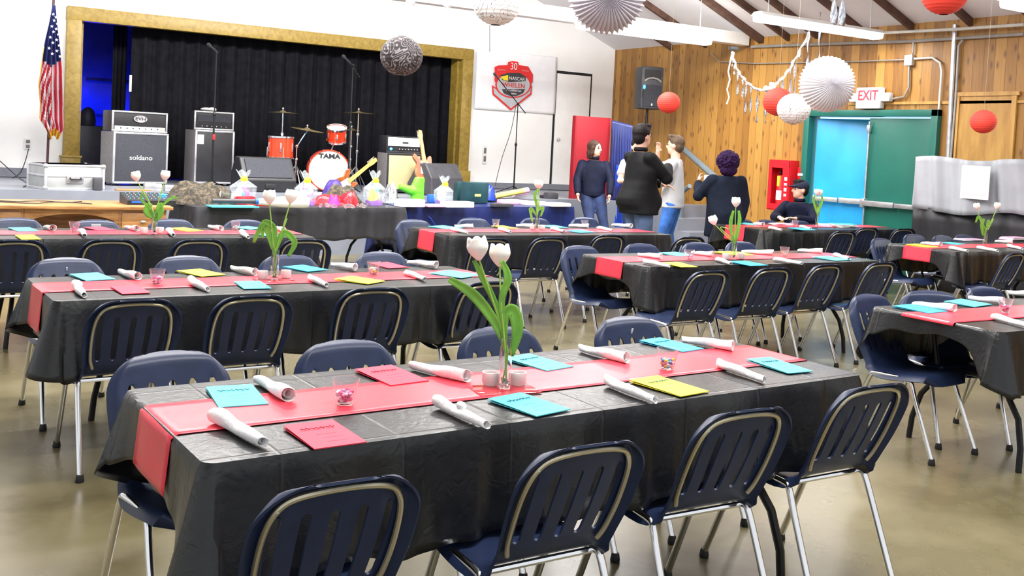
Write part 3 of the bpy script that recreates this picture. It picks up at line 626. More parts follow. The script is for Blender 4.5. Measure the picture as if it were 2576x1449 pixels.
def make_cloth(name, side, end, seed, mname='table_sheet', L_=TL+.012, W_=TW+.012):
    rnd = random.Random(seed); P = perim(L_, W_, .035, 60); n = len(P); rows = 12; ph = [rnd.uniform(0, 6.28) for _ in range(8)]
    vs = []; ss = 0; S = []
    for i, p in enumerate(P):
        q = P[(i+1) % n]; S.append(ss); ss += math.hypot(p[0]-q[0], p[1]-q[1])
    for r in range(rows+1):
        t = r/rows
        for i, (x, y, nx, ny, dc, kd) in enumerate(P):
            s = S[i]
            if kd == 0: drop = side; cw = math.exp(-(dc/.10)**2)
            elif kd == 1: drop = end; cw = math.exp(-(dc/.10)**2)
            else: drop = side+(end-side)*(kd-2); cw = 1
            tip = math.hypot(side, end)
            drop = drop+(tip-drop)*cw*(.75 if (y < 0 or side > .35) else .35)*(1 if kd != 1 or y < 0 else .6)
            drop += .008*sin(s*9+ph[0])+.006*sin(s*23+ph[1])
            wv = .5*sin(s*16+ph[2])+.35*sin(s*31+ph[3])+.3*sin(s*52+ph[4])
            out = .006+ (.006+.022*wv*(1 if kd != 1 else .3))*t + cw*(.065 if kd != 1 else .045)*(t**1.1) + (.008 if kd != 1 else 0)*t
            if r == 0: out = 0
            z = -(t**1.0)*drop if r else 0
            vs.append((x+nx*out, y+ny*out, z))
    fs = [(r*n+i, r*n+(i+1) % n, (r+1)*n+(i+1) % n, (r+1)*n+i) for r in range(rows) for i in range(n)]
    m = MB(); m.add(vs, fs)
    base = len(m.v); inner = [(x*.985, y*.96, .0006) for (x, y, *_r) in P]; m.v += inner
    m.f += [(i, (i+1) % n, base+(i+1) % n, base+i) for i in range(n)]; m.f.append(tuple(base+i for i in range(n))); m.mi += [0]*(n+1)
    o = m.build(name, mname, ang=60, mods=[('SOLIDIFY', dict(thickness=.0015, offset=1))]); return o
def make_table(key):
    x, y, a, kw = TABLES[key]
    t = empty('folding_table', (x, y, 0), 'long folding table with black arched legs: %s' % TN[key], 'table', a)
    MB().box((0, 0, TH-.018), (TL-.01, TW-.01, .03), bev=.01).build('tabletop', 'charcoal', t)
    for s in (-1, 1):
        X = s*.86
        arch = [(X+s*.05, -.33, .0), (X+s*.04, -.325, .12), (X+s*.02, -.29, .26), (X, -.20, .38), (X, -.08, .435), (X, .08, .435), (X, .20, .38), (X+s*.02, .29, .26), (X+s*.04, .325, .12), (X+s*.05, .33, 0)]
        MB().tube(arch, .016, 8).tube([(X, -.2, .38), (X, -.24, .55), (X, -.26, TH-.03)], .013, 8).tube([(X, .2, .38), (X, .24, .55), (X, .26, TH-.03)], .013, 8).tube([(X, 0, .435), (X-s*.35, 0, TH-.035)], .008, 6).build('leg_frame', 'black_metal', t)
    c = make_cloth('tablecloth', .305, kw['e'], sum(map(ord, key))); c.location = (x, y, ZS); c.rotation_euler.z = a
    tag(c, 'black plastic tablecloth hanging over %s' % TN[key], 'tablecloth', 'black plastic tablecloths')
    # runner
    e = kw['e']; hw = .155; off = .02; e = .02 if key == 'T7' else e
    def rf_(u, v):
        s = -TL/2-e*.98+(TL+2*e*.98)*u; yy = off-hw+2*hw*v
        if abs(s) <= TL/2: return (s, yy, .0035)
        k = abs(s)-TL/2; sg = 1 if s > 0 else -1; t_ = min(1, k/e)
        return (sg*(TL/2+.014+.016*t_+.002*sin(yy*20)), yy, .0035-max(0, k-.003))
    r_ = MB().grid(rf_, 150, 8).build('table_runner', 'red_runner', ang=60, mods=[('SOLIDIFY', dict(thickness=.0012, offset=0))])
    r_.location = (x, y, ZS+.0015); r_.rotation_euler.z = a
    tag(r_, 'red plastic runner along the middle of %s' % TN[key], 'table runner', 'red table runners')
    return t
for k in TABLES: make_table(k)

# ---------------------------------------------------------------- chairs
def catmull(P, n):
    out = []
    for i in range(len(P)-1):
        p0, p1, p2, p3 = P[max(i-1, 0)], P[i], P[i+1], P[min(i+2, len(P)-1)]
        for j in range(n):
            t = j/n; out.append([.5*((2*p1[k])+(-p0[k]+p2[k])*t+(2*p0[k]-5*p1[k]+4*p2[k]-p3[k])*t*t+(-p0[k]+3*p1[k]-3*p2[k]+p3[k])*t**3) for k in range(len(p1))])
    out.append(list(P[-1])); return out
def make_chair():
    t = empty('stacking_chair', (0, 0, 0), 'x', 'chair')
    prof = [(.250, .392, .185), (.243, .422, .195), (.205, .440, .205), (.13, .434, .213), (.04, .421, .215), (-.04, .414, .214), (-.095, .420, .206), (-.130, .440, .195), (-.157, .475, .190), (-.182, .525, .195), (-.210, .585, .203), (-.240, .655, .206), (-.266, .715, .203), (-.287, .765, .197), (-.302, .80, .188)]
    C = catmull(prof, 4)
    # arclength from the top of the back
    d = [0]*len(C)
    for i in range(len(C)-2, -1, -1): d[i] = d[i+1]+math.hypot(C[i][0]-C[i+1][0], C[i][1]-C[i+1][1])
    total = d[0]
    def samp(dd):
        for i in range(len(C)-1):
            if d[i] >= dd >= d[i+1]:
                k = (d[i]-dd)/max(1e-9, d[i]-d[i+1]); a = [C[i][j]+(C[i+1][j]-C[i][j])*k for j in range(3)]
                ty, tz = C[i+1][0]-C[i][0], C[i+1][1]-C[i][1]; l = math.hypot(ty, tz); return a, (-tz/l, ty/l)
        return list(C[-1]), (-1, 0)
    a_ = .0115; top_s, bot_s = .095, .338
    rows = [0, .003, .008, .016, .026, .038, .052, .068, .082, top_s-.0, top_s+a_+.006, .15, .19, .235, .27, bot_s-a_-.006, bot_s, .348, .360, .375, .40, .425, .45, .48, .52, .56, .60, .65, .69, .72, .74, total]
    rows = [r for r in rows if r < total]+[total]
    cols = set()
    for c in (-.128, -.064, 0, .064, .128):
        for k in (-1, -.5, 0, .5, 1): cols.add(round(c+k*a_, 4))
        cols.add(round(c+.032, 4))
    xs = sorted(cols); xs = [-.193, -.191, -.187, -.181, -.172, -.162]+xs+[.162, .172, .181, .187, .191, .193]
    xs = sorted(set(xs)); nc = len(xs); rr = .105; vs = []
    for ri, r in enumerate(rows):
        (y, z, w_), nn = samp(r)
        wr = w_
        if r < rr: wr = w_-rr*1.0+math.sqrt(max(0, rr*rr-(rr-r)**2))*1.0
        rf_ = total-r
        if rf_ < .06: wr = min(wr, w_-.06+math.sqrt(max(0, .06**2-(.06-rf_)**2)))
        for x in xs:
            u = x/.193; X = u*wr
            edge = max(0, (abs(u)-.84)/.16)
            lip = .030*edge**1.5
            if r < .034: lip = max(lip, .030*((.034-r)/.034)**1.5)
            arch = .022*(X/.19)**2*max(0, 1-r/.3)
            if arch and r > .001: (y, z, _w), nn = samp(min(total, r+arch))
            elif arch: (y, z, _w), nn = samp(arch)
            yy, zz = y, z
            rs = r
            for c in (-.128, -.064, 0, .064, .128):
                k = abs(x-c)
                if k < a_+1e-5:
                    h = math.sqrt(max(0, a_*a_-k*k))
                    if abs(r-(top_s+a_+.006)) < 1e-6: rs = top_s+a_-h+.006
                    if abs(r-(bot_s-a_-.006)) < 1e-6: rs = bot_s-a_-.006+h
            if rs != r: (yy, zz, _w), nn2 = samp(rs)
            # nn points to the back / below
            bow = .012*(u*u)*(1 if r < .4 else -.3)    # back curves round the sitter
            vs.append((X, yy+nn[0]*lip+bow, zz+nn[1]*lip))
    fs = []; i0 = rows.index(top_s+a_+.006); i1 = rows.index(bot_s-a_-.006)
    for ri in range(len(rows)-1):
        for ci in range(nc-1):
            cx = (xs[ci]+xs[ci+1])/2
            if i0 <= ri < i1 and any(abs(cx-c) < a_ for c in (-.128, -.064, 0, .064, .128)): continue
            fs.append((ri*nc+ci, ri*nc+ci+1, (ri+1)*nc+ci+1, (ri+1)*nc+ci))
    o = MB().add(vs, fs).build('seat_shell', 'navy', t, ang=70, mods=[('SOLIDIFY', dict(thickness=.007, offset=0))]); bake(o, ang=50)
    # chrome trim round the back, its tan reflection is in the colour
    pts = []
    def bp(x, dd):
        (y, z, w_), nn = samp(dd); return (x, y+nn[0]*.012+.009*(x/.19)**2, z+nn[1]*.012)
    h_ = [(0, .034), (.05, .036), (.10, .044), (.132, .060), (.153, .095), (.163, .145), (.166, .21), (.164, .27), (.158, .325), (.146, .362)]; path = [(-x, d_) for x, d_ in reversed(h_[1:])]+h_
    MB().tube([bp(*q) for q in [tuple(z_) for z_ in catmull(path, 3)]], .0075, 8, sx=1).build('back_trim', 'trim_tan_reflection', t)
    for sx_ in (-1, 1): MB().ell(bp(sx_*.143, .075), (.006, .009, .006), n=8, m=6).build('rivet', 'chrome', t)
    for s in (-1, 1):
        xr = s*.195
        # each side is one bent tube: the flat run under the seat belongs to the rear leg
        rear = [(s*.205, -.27, .02), (xr+s*.004, -.155, .30), (xr, -.118, .388), (xr-s*.002, -.098, .402), (xr-s*.005, -.04, .404), (xr-s*.005, .04, .407)]
        front = [(s*.205, .275, .02), (xr+s*.004, .16, .30), (xr, .125, .392), (xr-s*.002, .105, .404), (xr-s*.005, .04, .407)]
        for nm, pp in (('leg', rear), ('leg', front)):
            l = MB().tube([V(q) for q in catmull(pp, 3)], .0125, 10).build(nm, 'chrome', t)
            f = pp[0]; MB().lathe([(.017, 0), (.019, .006), (.015, .03), (.0135, .034)], (f[0], f[1], 0), 12).build('foot_glide', 'rubber', l)
    for y in (-.085, .10): MB().tube([(-.19, y, .396), (.19, y, .396)], .010, 8).build('crossbar', 'chrome', t)
    return t
CHAIR = make_chair()
def place_chair(x, y, rz, label, group, first=[True]):
    o = CHAIR if first[0] else copy_tree(CHAIR); first[0] = False
    o.location = (x, y, 0); o.rotation_euler.z = rz; o['label'] = label; o['category'] = 'chair'; o['group'] = group; return o
ORD = ['first', 'second', 'third', 'fourth', 'fifth', 'sixth']
def chairs(key, side, pts, extra=None):
    """side f: back to the camera, seat towards +Y; b: faces the camera. pts = px of the top of the back"""
    x0, y0, a, kw = TABLES[key]; n = len(pts)
    for i, q in enumerate(pts):
        p = onz(q[0], q[1], .80); rz = (q[2] if len(q) > 2 else 0)
        if side == 'f': rz = R(rz)+a; cx, cy = p.x-.30*sin(rz), p.y+.30*cos(rz)
        else: rz = R(180+rz)+a; cx, cy = p.x-.30*sin(rz), p.y+.30*cos(rz)
        s = 'near' if side == 'f' else 'far'
        lb = 'navy chair, %s from left on %s side of %s' % (ORD[i], s, TN[key])
        place_chair(cx, cy, rz, lb, 'navy chairs at the %s side of %s' % (s, TN[key]))
chairs('T1', 'f', [(868, 1188, -2), (1487, 1100, -2), (1888, 1015, -4), (2208, 955, -3)])
chairs('T1', 'b', [(425, 880, 4), (868, 852, 0), (1255, 818, -2), (1578, 793, 0)])
chairs('T2', 'f', [(345, 745, 0), (640, 735, 0), (945, 717, -4), (1235, 702, 0)])
chairs('T2', 'b', [(165, 645, 2), (470, 640, 0), (725, 638), (958, 630)])
chairs('T0', 'f', [(40, 598), (280, 597), (505, 597), (770, 597, -3)])
chairs('T0', 'b', [(40, 545), (240, 550), (430, 548), (615, 550)])
chairs('T4', 'f', [(1790, 675, 2), (1950, 668, 0), (2085, 660, 3), (2222, 655, 2)])
chairs('T4', 'b', [(1458, 615, 4), (1612, 610), (1755, 607), (1862, 605)])
chairs('T3', 'f', [(1240, 595, 2), (1385, 593), (1535, 587), (1738, 592, 0)])
chairs('T3', 'b', [(1040, 550, 4), (1190, 546), (1345, 546), (1470, 545)])
chairs('T7', 'b', [(2185, 737, 5), (2340, 728, -25), (2475, 718)])
chairs('T6', 'b', [(2215, 597, 6), (2298, 587), (2370, 590), (2425, 588)])
chairs('T6', 'f', [(2560, 632, 4)])
chairs('T5', 'f', [(2125, 578, -6), (2185, 570, -4), (2277, 572, -6)])
chairs('T5', 'b', [(1866, 549, 0), (1928, 551, 0), (2010, 553, 0)])

def scuff(label, d, z=.735):
    for o in bpy.data.objects:
        if o.get('label') == label:
            MB().box((0, -.262, z), d, rx=-.30, bev=.001).build('white_mark', 'white_plastic', o)
            o['label'] = label.replace('navy chair', 'navy chair with white mark')
scuff('navy chair, fourth from left on far side of the nearest table', (.008, .004, .024))
scuff('navy chair, first from left on far side of the second left table', (.007, .004, .02))
scuff('navy chair, second from left on far side of the desk side table', (.07, .004, .03), .745)

# ---------------------------------------------------------------- table settings
def tz(px, py, dz=0.0): return onz(px, py, ZS+.006+dz)
CARDS = {}
def card(corners, col, key):
    P = [tz(*c) for c in corners]; c = sum(P, V())/4
    d = (P[1]-P[0]+P[2]-P[3])/2; e = (P[3]-P[0]+P[2]-P[1])/2
    w_ = d.length; a = math.atan2(d.y, d.x); n = V((-sin(a), cos(a), 0)); h_ = abs(e.dot(n))
    w_ = min(max(w_, .12), .23); h_ = min(max(h_, .12), .23)
    CARDS.setdefault(key, []).append((c, w_, h_, a, col))
def cards_flush():
    names = dict(menu_cyan='aqua', menu_blue='bright blue', menu_yellow='yellow', menu_red='pink red')
    for key, L_ in CARDS.items():
        L_.sort(key=lambda q: q[0].x)
        cnt = {}
        for q in L_: cnt[q[4]] = cnt.get(q[4], 0)+1
        seen = {}
        for c, w_, h_, a, col in L_:
            i = seen.get(col, 0); seen[col] = i+1
            side = 'far' if c.y > TABLES[key][1] else 'near'
            which = ('the only one' if cnt[col] == 1 else ORD[i]+' such from left')
            t = empty('booklet', (c.x, c.y, ZS+.0055), '%s booklet at %s edge, %s, %s' % (names[col], side, which, TN[key]), 'booklet', a, 'coloured booklets on the tables')
            MB().box((0, 0, .0012), (w_, h_, .0016), bev=.0005).build('back_cover', col, t)
            MB().prism([(-w_/2, -h_/2, .002), (w_/2, -h_/2, .0022), (w_/2-.001, h_/2, .0075), (-w_/2+.001, h_/2, .0075)], (0, 0, .0012)).build('front_cover', col, t, smooth=False)
            if key == 'T1':
                inkm = 'ink_red' if col == 'menu_red' else 'ink'
                pr = MB(); rr = random.Random(int(c.x*1000))
                pts = [(-w_*.34+w_*.68*k/24, h_*.2+.010*sin(k*1.9)*rr.uniform(.3, 1), .0098) for k in range(25)]
                pr.tube(pts, .0011, 4)
                for ln in range(3): pr.box((rr.uniform(-.01, .01), -h_*.02-ln*.03, .0058-ln*.0008), (w_*.4, .0022, .0006))
                pr.build('cover_scribble', inkm, t)
C_, B_, Y_, R_ = 'menu_cyan', 'menu_blue', 'menu_yellow', 'menu_red'
for key, col, q in (
    ('T1', C_, ((522, 979), (640, 972), (670, 1018), (544, 1027))), ('T1', R_, ((715, 1079), (842, 1059), (917, 1117), (787, 1130))),
    ('T1', R_, ((899, 934), (995, 921), (1069, 961), (975, 971))), ('T1', C_, ((1288, 904), (1347, 889), (1428, 929), (1353, 935))),
    ('T1', C_, ((1228, 1008), (1313, 993), (1434, 1031), (1347, 1050))), ('T1', Y_, ((1582, 958), (1661, 951), (1777, 984), (1713, 1002))),
    ('T1', B_, ((1611, 860), (1674, 849), (1758, 883), (1713, 887))), ('T1', C_, ((1875, 907), (1943, 903), (2040, 935), (1984, 941))),
    ('T2', C_, ((190, 692), (261, 688), (276, 704), (199, 708))), ('T2', R_, ((286, 724), (356, 721), (370, 738), (298, 741))),
    ('T2', Y_, ((454, 680), (513, 677), (558, 694), (497, 701))), ('T2', C_, ((586, 709), (651, 709), (686, 727), (615, 730))),
    ('T2', B_, ((721, 673), (771, 668), (817, 680), (763, 685))), ('T2', Y_, ((846, 703), (890, 697), (964, 708), (920, 717))),
    ('T2', R_, ((939, 663), (986, 661), (1017, 674), (964, 677))), ('T2', C_, ((1099, 685), (1146, 676), (1196, 698), (1141, 706))),
    ('T0', C_, ((30, 574), (86, 574), (87, 582), (33, 584))), ('T0', Y_, ((40, 592), (82, 592), (98, 604), (60, 605))),
    ('T0', R_, ((220, 572), (262, 571), (285, 580), (235, 582))), ('T0', Y_, ((439, 574), (478, 573), (497, 582), (455, 585))),
    ('T0', C_, ((603, 572), (640, 570), (650, 576), (612, 580))), ('T0', C_, ((655, 590), (690, 588), (705, 596), (670, 598))),
    ('T3', C_, ((1092, 570), (1130, 567), (1150, 576), (1110, 578))), ('T3', Y_, ((1252, 568), (1282, 568), (1286, 576), (1256, 577))),
    ('T3', C_, ((1371, 568), (1410, 568), (1414, 573), (1375, 574))), ('T3', B_, ((1431, 581), (1478, 579), (1488, 585), (1441, 587))),
    ('T4', C_, ((1675, 637), (1718, 635), (1728, 644), (1685, 646))), ('T4', Y_, ((1670, 659), (1712, 661), (1750, 673), (1710, 676))),
    ('T4', Y_, ((1812, 633), (1860, 632), (1880, 643), (1830, 645))), ('T4', B_, ((1850, 658), (1895, 658), (1913, 668), (1868, 671))),
    ('T4', C_, ((2062, 647), (2105, 645), (2125, 655), (2080, 658))),
    ('T5', C_, ((1862, 560), (1893, 559), (1905, 567), (1870, 569))), ('T5', B_, ((1990, 573), (2030, 573), (2045, 580), (2003, 581))),
    ('T6', Y_, ((2293, 615), (2330, 613), (2350, 622), (2305, 626))), ('T6', C_, ((2375, 611), (2405, 609), (2420, 615), (2390, 618))),
    ('T7', B_, ((2259, 771), (2304, 767), (2376, 785), (2321, 790))), ('T7', C_, ((2380, 760), (2424, 754), (2490, 767), (2445, 774)))):
    card(q, col, key)
cards_flush()

NAP = {}
def nap(key, a, b_, flip=0, knob=0): NAP.setdefault(key, []).append((tz(*a, .012), tz(*b_, .012), flip, knob))
for key, a, b_, fl, kn in (
    ('T1', (535, 1050), (672, 1115), 0, 0), ('T1', (640, 950), (736, 1005), 1, 0), ('T1', (1026, 917), (1185, 955), 1, 0), ('T1', (1090, 1010), (1235, 1072), 2, 1),
    ('T1', (1460, 875), (1575, 906), 1, 0), ('T1', (1518, 956), (1658, 1010), 2, 0), ('T1', (1717, 853), (1843, 876), 1, 0), ('T1', (1793, 910), (1940, 961), 2, 0),
    ('T2', (183, 714), (220, 750), 0, 0), ('T2', (298, 682), (350, 700), 1, 0), ('T2', (474, 706), (528, 730), 0, 0), ('T2', (583, 674), (641, 688), 1, 0),
    ('T2', (770, 695), (832, 721), 2, 0), ('T2', (835, 665), (893, 676), 1, 0), ('T2', (1011, 683), (1082, 706), 2, 0), ('T2', (1022, 658), (1103, 671), 1, 0),
    ('T0', (113, 571), (135, 577), 1, 0), ('T0', (195, 577), (224, 600), 0, 0), ('T0', (316, 572), (346, 578), 1, 0), ('T0', (416, 577), (446, 597), 0, 0),
    ('T0', (526, 570), (556, 577), 1, 0), ('T0', (601, 584), (632, 600), 0, 0), ('T0', (692, 570), (719, 584), 1, 0),
    ('T3', (1145, 569), (1190, 571), 1, 0), ('T3', (1126, 575), (1186, 586), 2, 0), ('T3', (1244, 573), (1297, 586), 2, 0), ('T3', (1300, 567), (1340, 570), 1, 0),
    ('T3', (1378, 573), (1430, 584), 2, 0), ('T3', (1431, 567), (1480, 571), 1, 0), ('T3', (1538, 565), (1591, 571), 1, 0), ('T3', (1503, 573), (1545, 580), 2, 0),
    ('T4', (1606, 640), (1663, 648), 1, 0), ('T4', (1620, 658), (1684, 669), 2, 0), ('T4', (1740, 636), (1793, 642), 1, 0), ('T4', (1789, 648), (1856, 668), 2, 0),
    ('T4', (1864, 633), (1945, 638), 1, 0), ('T4', (1945, 652), (2022, 663), 2, 0), ('T4', (2007, 630), (2068, 634), 1, 0), ('T4', (2085, 638), (2154, 655), 2, 0),
    ('T5', (1897, 562), (1920, 566), 1, 0), ('T5', (1925, 571), (1978, 580), 2, 0), ('T5', (2003, 568), (2052, 577), 2, 0),
    ('T6', (2318, 611), (2367, 617), 1, 0), ('T6', (2386, 623), (2440, 632), 2, 0), ('T6', (2452, 622), (2520, 632), 2, 0), ('T6', (2532, 618), (2576, 626), 2, 0), ('T6', (2505, 607), (2545, 610), 1, 0),
    ('T7', (2298, 764), (2402, 779), 1, 0), ('T7', (2438, 750), (2524, 760), 1, 0), ('T7', (2495, 797), (2600, 822), 2, 0), ('T7', (2545, 737), (2600, 742), 1, 0)):
    nap(key, a, b_, fl, kn)
def make_napkin(a, b_, fl, kn, seed):
    rnd = random.Random(seed); L_ = (b_-a).length; L_ = min(max(L_, .17), .25); c = (a+b_)/2; an = math.atan2(b_.y-a.y, b_.x-a.x)
    r0, r1 = ((.022, .013), (.013, .023), (.018, .012))[fl]
    nu, nv = 22, 14
    def f(u, v):
        r = r0+(r1-r0)*v; r *= 1+.10*sin(v*9+seed)+.05*sin(u*6.28*3+seed+v*8)
        ang = u*2*pi*1.18; rr = r*(1-.16*u/1.18) if u > .85 else r
        x = -L_/2+L_*v+.006*sin(u*9+seed)*(1 if v in (0, 1) else 0)
        return (x, rr*cos(ang)+.004*sin(v*5+seed), r+rr*sin(ang)*.92-.001)
    t = empty('rolled_napkin', (c.x, c.y, ZS+.006), 'x', 'napkin', an)
    m = MB().grid(f, nu, nv)
    m.build('napkin_sheet', 'napkin', t, mods=[('SOLIDIFY', dict(thickness=.0016, offset=0))], ang=80)
    inner = MB().grid(lambda u, v: (-L_/2+.004+(L_-.008)*v, (r0+(r1-r0)*v)*.6*cos(u*6.3), (r0+(r1-r0)*v)+(r0+(r1-r0)*v)*.6*sin(u*6.3)), 12, 3)
    inner.build('inner_fold', 'napkin', t)
    if kn: MB().ell((0, -.0, .034), (.02, .012, .012)).build('napkin_knot', 'napkin', t)
    return t
for key, L_ in NAP.items():
    for side in ('near', 'far'):
        S_ = sorted([q for q in L_ if (((q[0]+q[1])/2).y > TABLES[key][1]+.02) == (side == 'far')], key=lambda q: q[0].x)
        for i, q in enumerate(S_):
            t = make_napkin(*q, i+len(key)+ord(key[1]))
            t['label'] = 'white rolled napkin, %s from left at %s edge, %s' % (ORD[i], side, TN[key]); t['group'] = 'rolled napkins on the tables'

def cup(px, py, key, which, mix=False, hgt=.075):
    c = onz(px, py, ZS+.006); t = empty('candy_cup', (c.x, c.y, ZS+.006), '%s clear plastic cup of %s candies on %s' % (which, 'mixed' if mix else 'pink', TN[key]), 'cup', 0, 'clear candy cups')
    t['label'] = 'clear plastic cup of %s candy, %s cup on %s' % ('mixed' if mix else 'pink', which, TN[key])
    r0, r1 = .024, .040
    MB().lathe([(r0, 0), (r1, hgt), (r1-.0012, hgt), (r0-.0012, .002)], n=28, cap=False).lathe([(.001, 0), (r0, 0)], n=28, cap=False).lathe([(.001, .002), (r0-.0012, .002)], n=28, cap=False).build('cup_wall', 'clear_plastic', t)
    rnd = random.Random(px); nn = 60 if key in ('T1', 'T2', 'T7') else 9
    cols = ['candy_pink', 'candy_pink', 'lantern_white', 'foam_pink'] if not mix else ['menu_yellow', 'menu_cyan', 'foam_pink', 'purple', 'lantern_white', 'menu_yellow']
    cm = MB()
    for i in range(nn):
        cm.cur = i % len(cols)
        a = rnd.uniform(0, 6.28); k = rnd.random()**.5*(r0-.006); z = .008+(i/nn)*.030; k *= 1+.35*i/nn
        cm.ell((k*cos(a), k*sin(a), z), (.007, .0055, .005), n=8, m=5)
    o = cm.build('candies', cols, t); o['kind'] = 'stuff'
for q in ((868, 1016, 'T1', 'left', False), (1677, 928, 'T1', 'right', True), (395, 714, 'T2', 'left', False), (939, 690, 'T2', 'right', True), (187, 583, 'T0', 'left', False), (592, 579, 'T0', 'right', True),
          (1247, 571, 'T3', 'left', False), (1470, 572, 'T3', 'right', True), (1733, 653, 'T4', 'left', False), (1973, 644, 'T4', 'right', True), (2528, 785, 'T7', 'left', False), (2000, 570, 'T5', 'left', False)): cup(*q)

def tulip_head(c, s, dirv, parent):
    q = V((0, 0, 1)).rotation_difference(V(dirv)).to_matrix(); m = MB()
    for lay, (n, off, sc) in enumerate(((3, 0, 1), (3, pi/3, .93))):
        for k in range(n):
            a0 = off+2*pi*k/n
            def f(u, v, a0=a0, sc=sc):
                th = a0+(u-.5)*2.25*(1-.55*max(0, v-.72)/.28)
                r = s*(.26+1.0*sin(pi*min(1, v*.86+.06))**.75*.42+.10*v)*sc
                r = s*sc*(.12+.60*math.sin(min(v, .62)/.62*pi/2)-(.10*max(0, v-.62)/.38))
                z = s*1.55*v-(.16*s*abs(u-.5)**2*4*max(0, v-.5)*2)
                return c+q@V((r*cos(th), r*sin(th), z))
            m.grid(f, 10, 10)
    m.build('tulip_flower', 'tulip', parent, mods=[('SOLIDIFY', dict(thickness=s*.05))], ang=80)
def leafm(pts, wds, parent, nrm=(0, -1, 0)):
    P = catmull([tuple(p) for p in pts], 5); Wd = catmull([(x,) for x in wds], 5); m = MB(); n = len(P)-1
    def f(u, v):
        i = min(n, int(round(v*n))); p = V(P[i]); t_ = (V(P[min(i+1, n)])-V(P[max(i-1, 0)])).normalized(); s_ = t_.cross(V(nrm)).normalized(); nn = s_.cross(t_)
        x = (u-.5)*2*Wd[i][0]; return p+s_*x+nn*(abs(u-.5)*Wd[i][0]*.7)
    m.grid(f, 4, n).build('tulip_leaf', 'leaf', parent, mods=[('SOLIDIFY', dict(thickness=.0015))], ang=80)
def vase(key, base, heads, leaves, hgt=.165, hs=.026, cand=True, plate_=True):
    b0 = onz(base[0], base[1], ZS+.008); dep = (b0-CAMP).dot(_F)
    t = empty('tulip_vase', (b0.x, b0.y, ZS+.006), 'narrow clear glass vase with two white tulips on %s' % TN[key], 'vase of flowers')
    r = .021
    MB().lathe([(r, 0), (r, hgt), (r-.002, hgt), (r-.002, .012), (.001, .012)], n=24, cap=False).lathe([(.001, 0), (r, 0)], n=24, cap=False).build('glass_vase', 'glass', t)
    st = MB(); rnd = random.Random(base[0])
    for i in range(14): a = rnd.uniform(0, 6.28); k = rnd.uniform(0, .013); st.ell((k*cos(a), k*sin(a), .018+.014*rnd.random()), (.006, .005, .005), n=8, m=5)
    o = st.build('glass_pebbles', 'glass', t); o['kind'] = 'stuff'
    fv = _RT; base_v = V((b0.x, b0.y, ZS+.006))
    def loc(px, py, dd=0): return atd(px, py, dep+dd)-base_v
    for i, (px, py, mid) in enumerate(heads):
        top = loc(px, py, (-.02, .03)[i % 2]); 
        pts = [V(((-.008, .008)[i % 2], 0, .018)), V(((.004, -.004)[i % 2], 0, hgt*.8))]+[loc(*m_) for m_ in mid]+[top]
        P = catmull([tuple(p) for p in pts], 5); MB().tube(P, .0032, 7).build('tulip_stem', 'stem', t)
        d = (V(P[-1])-V(P[-3])).normalized(); d = (d+V((0, 0, 1.2))).normalized()
        tulip_head(top-d*.004, hs, d, t)
    for pts, wd in leaves:
        k = len(pts); leafm([V((0, 0, hgt*.7))]+[loc(*p) for p in pts], [.004]+[wd*sin(pi*(i+1)/(k+.6))+.001 for i in range(k)], t, nrm=tuple(-_F))
    return b0
vase('T1', (1268, 975), [(1205, 652, [(1235, 745), (1254, 800)]), (1257, 668, [(1260, 760), (1262, 810)])],
     [([(1250, 820), (1195, 745), (1130, 702)], .017), ([(1252, 780), (1215, 700), (1192, 655)], .010), ([(1270, 800), (1290, 780), (1302, 830), (1285, 895)], .020), ([(1262, 760), (1278, 700), (1262, 655)], .012)], hgt=.165, hs=.049)
vase('T2', (690, 703), [(678, 512, [(675, 560), (688, 630)]), (730, 510, [(722, 550), (708, 590), (695, 630)])],
     [([(682, 610), (664, 565), (638, 610)], .015), ([(690, 620), (690, 575), (665, 560), (660, 600)], .016), ([(697, 620), (715, 585), (742, 610), (725, 645)], .017)], hs=.049)
vase('T0', (388, 588), [(345, 455, [(357, 480), (377, 510)]), (414, 453, [(408, 480), (398, 510)])],
     [([(388, 545), (372, 530), (380, 512)], .032), ([(392, 550), (403, 530), (402, 510)], .032), ([(395, 530), (432, 498), (448, 500)], .009), ([(380, 525), (358, 505), (357, 485)], .009)], hs=.049)
vase('T3', (1350, 578), [(1352, 472, [(1352, 500), (1351, 540)]), (1357, 474, [(1357, 500), (1353, 540)])],
     [([(1345, 535), (1334, 525), (1340, 560)], .014), ([(1353, 530), (1366, 523), (1360, 545)], .014), ([(1350, 520), (1345, 490), (1355, 475)], .012)], hs=.049)
vase('T4', (1845, 652), [(1851, 520, [(1850, 560), (1848, 600)]), (1798, 565, [(1812, 573), (1838, 580), (1846, 610)])],
     [([(1843, 600), (1838, 560), (1845, 530)], .014), ([(1852, 600), (1860, 555), (1858, 530)], .014)], hs=.049)
vase('T5', (2055, 568), [(2055, 490, [(2057, 520), (2056, 545)]), (2062, 492, [(2062, 520), (2058, 545)])], [([(2053, 530), (2047, 505), (2050, 490)], .014), ([(2060, 530), (2068, 505), (2066, 490)], .014)], hs=.049)
vase('T6', (2477, 612), [(2458, 528, [(2465, 550), (2474, 580)]), (2507, 526, [(2500, 550), (2484, 580)])], [([(2474, 570), (2462, 545), (2454, 560)], .015), ([(2480, 580), (2486, 555), (2491, 565)], .012), ([(2474, 590), (2470, 565), (2475, 550)], .02)], hs=.049)
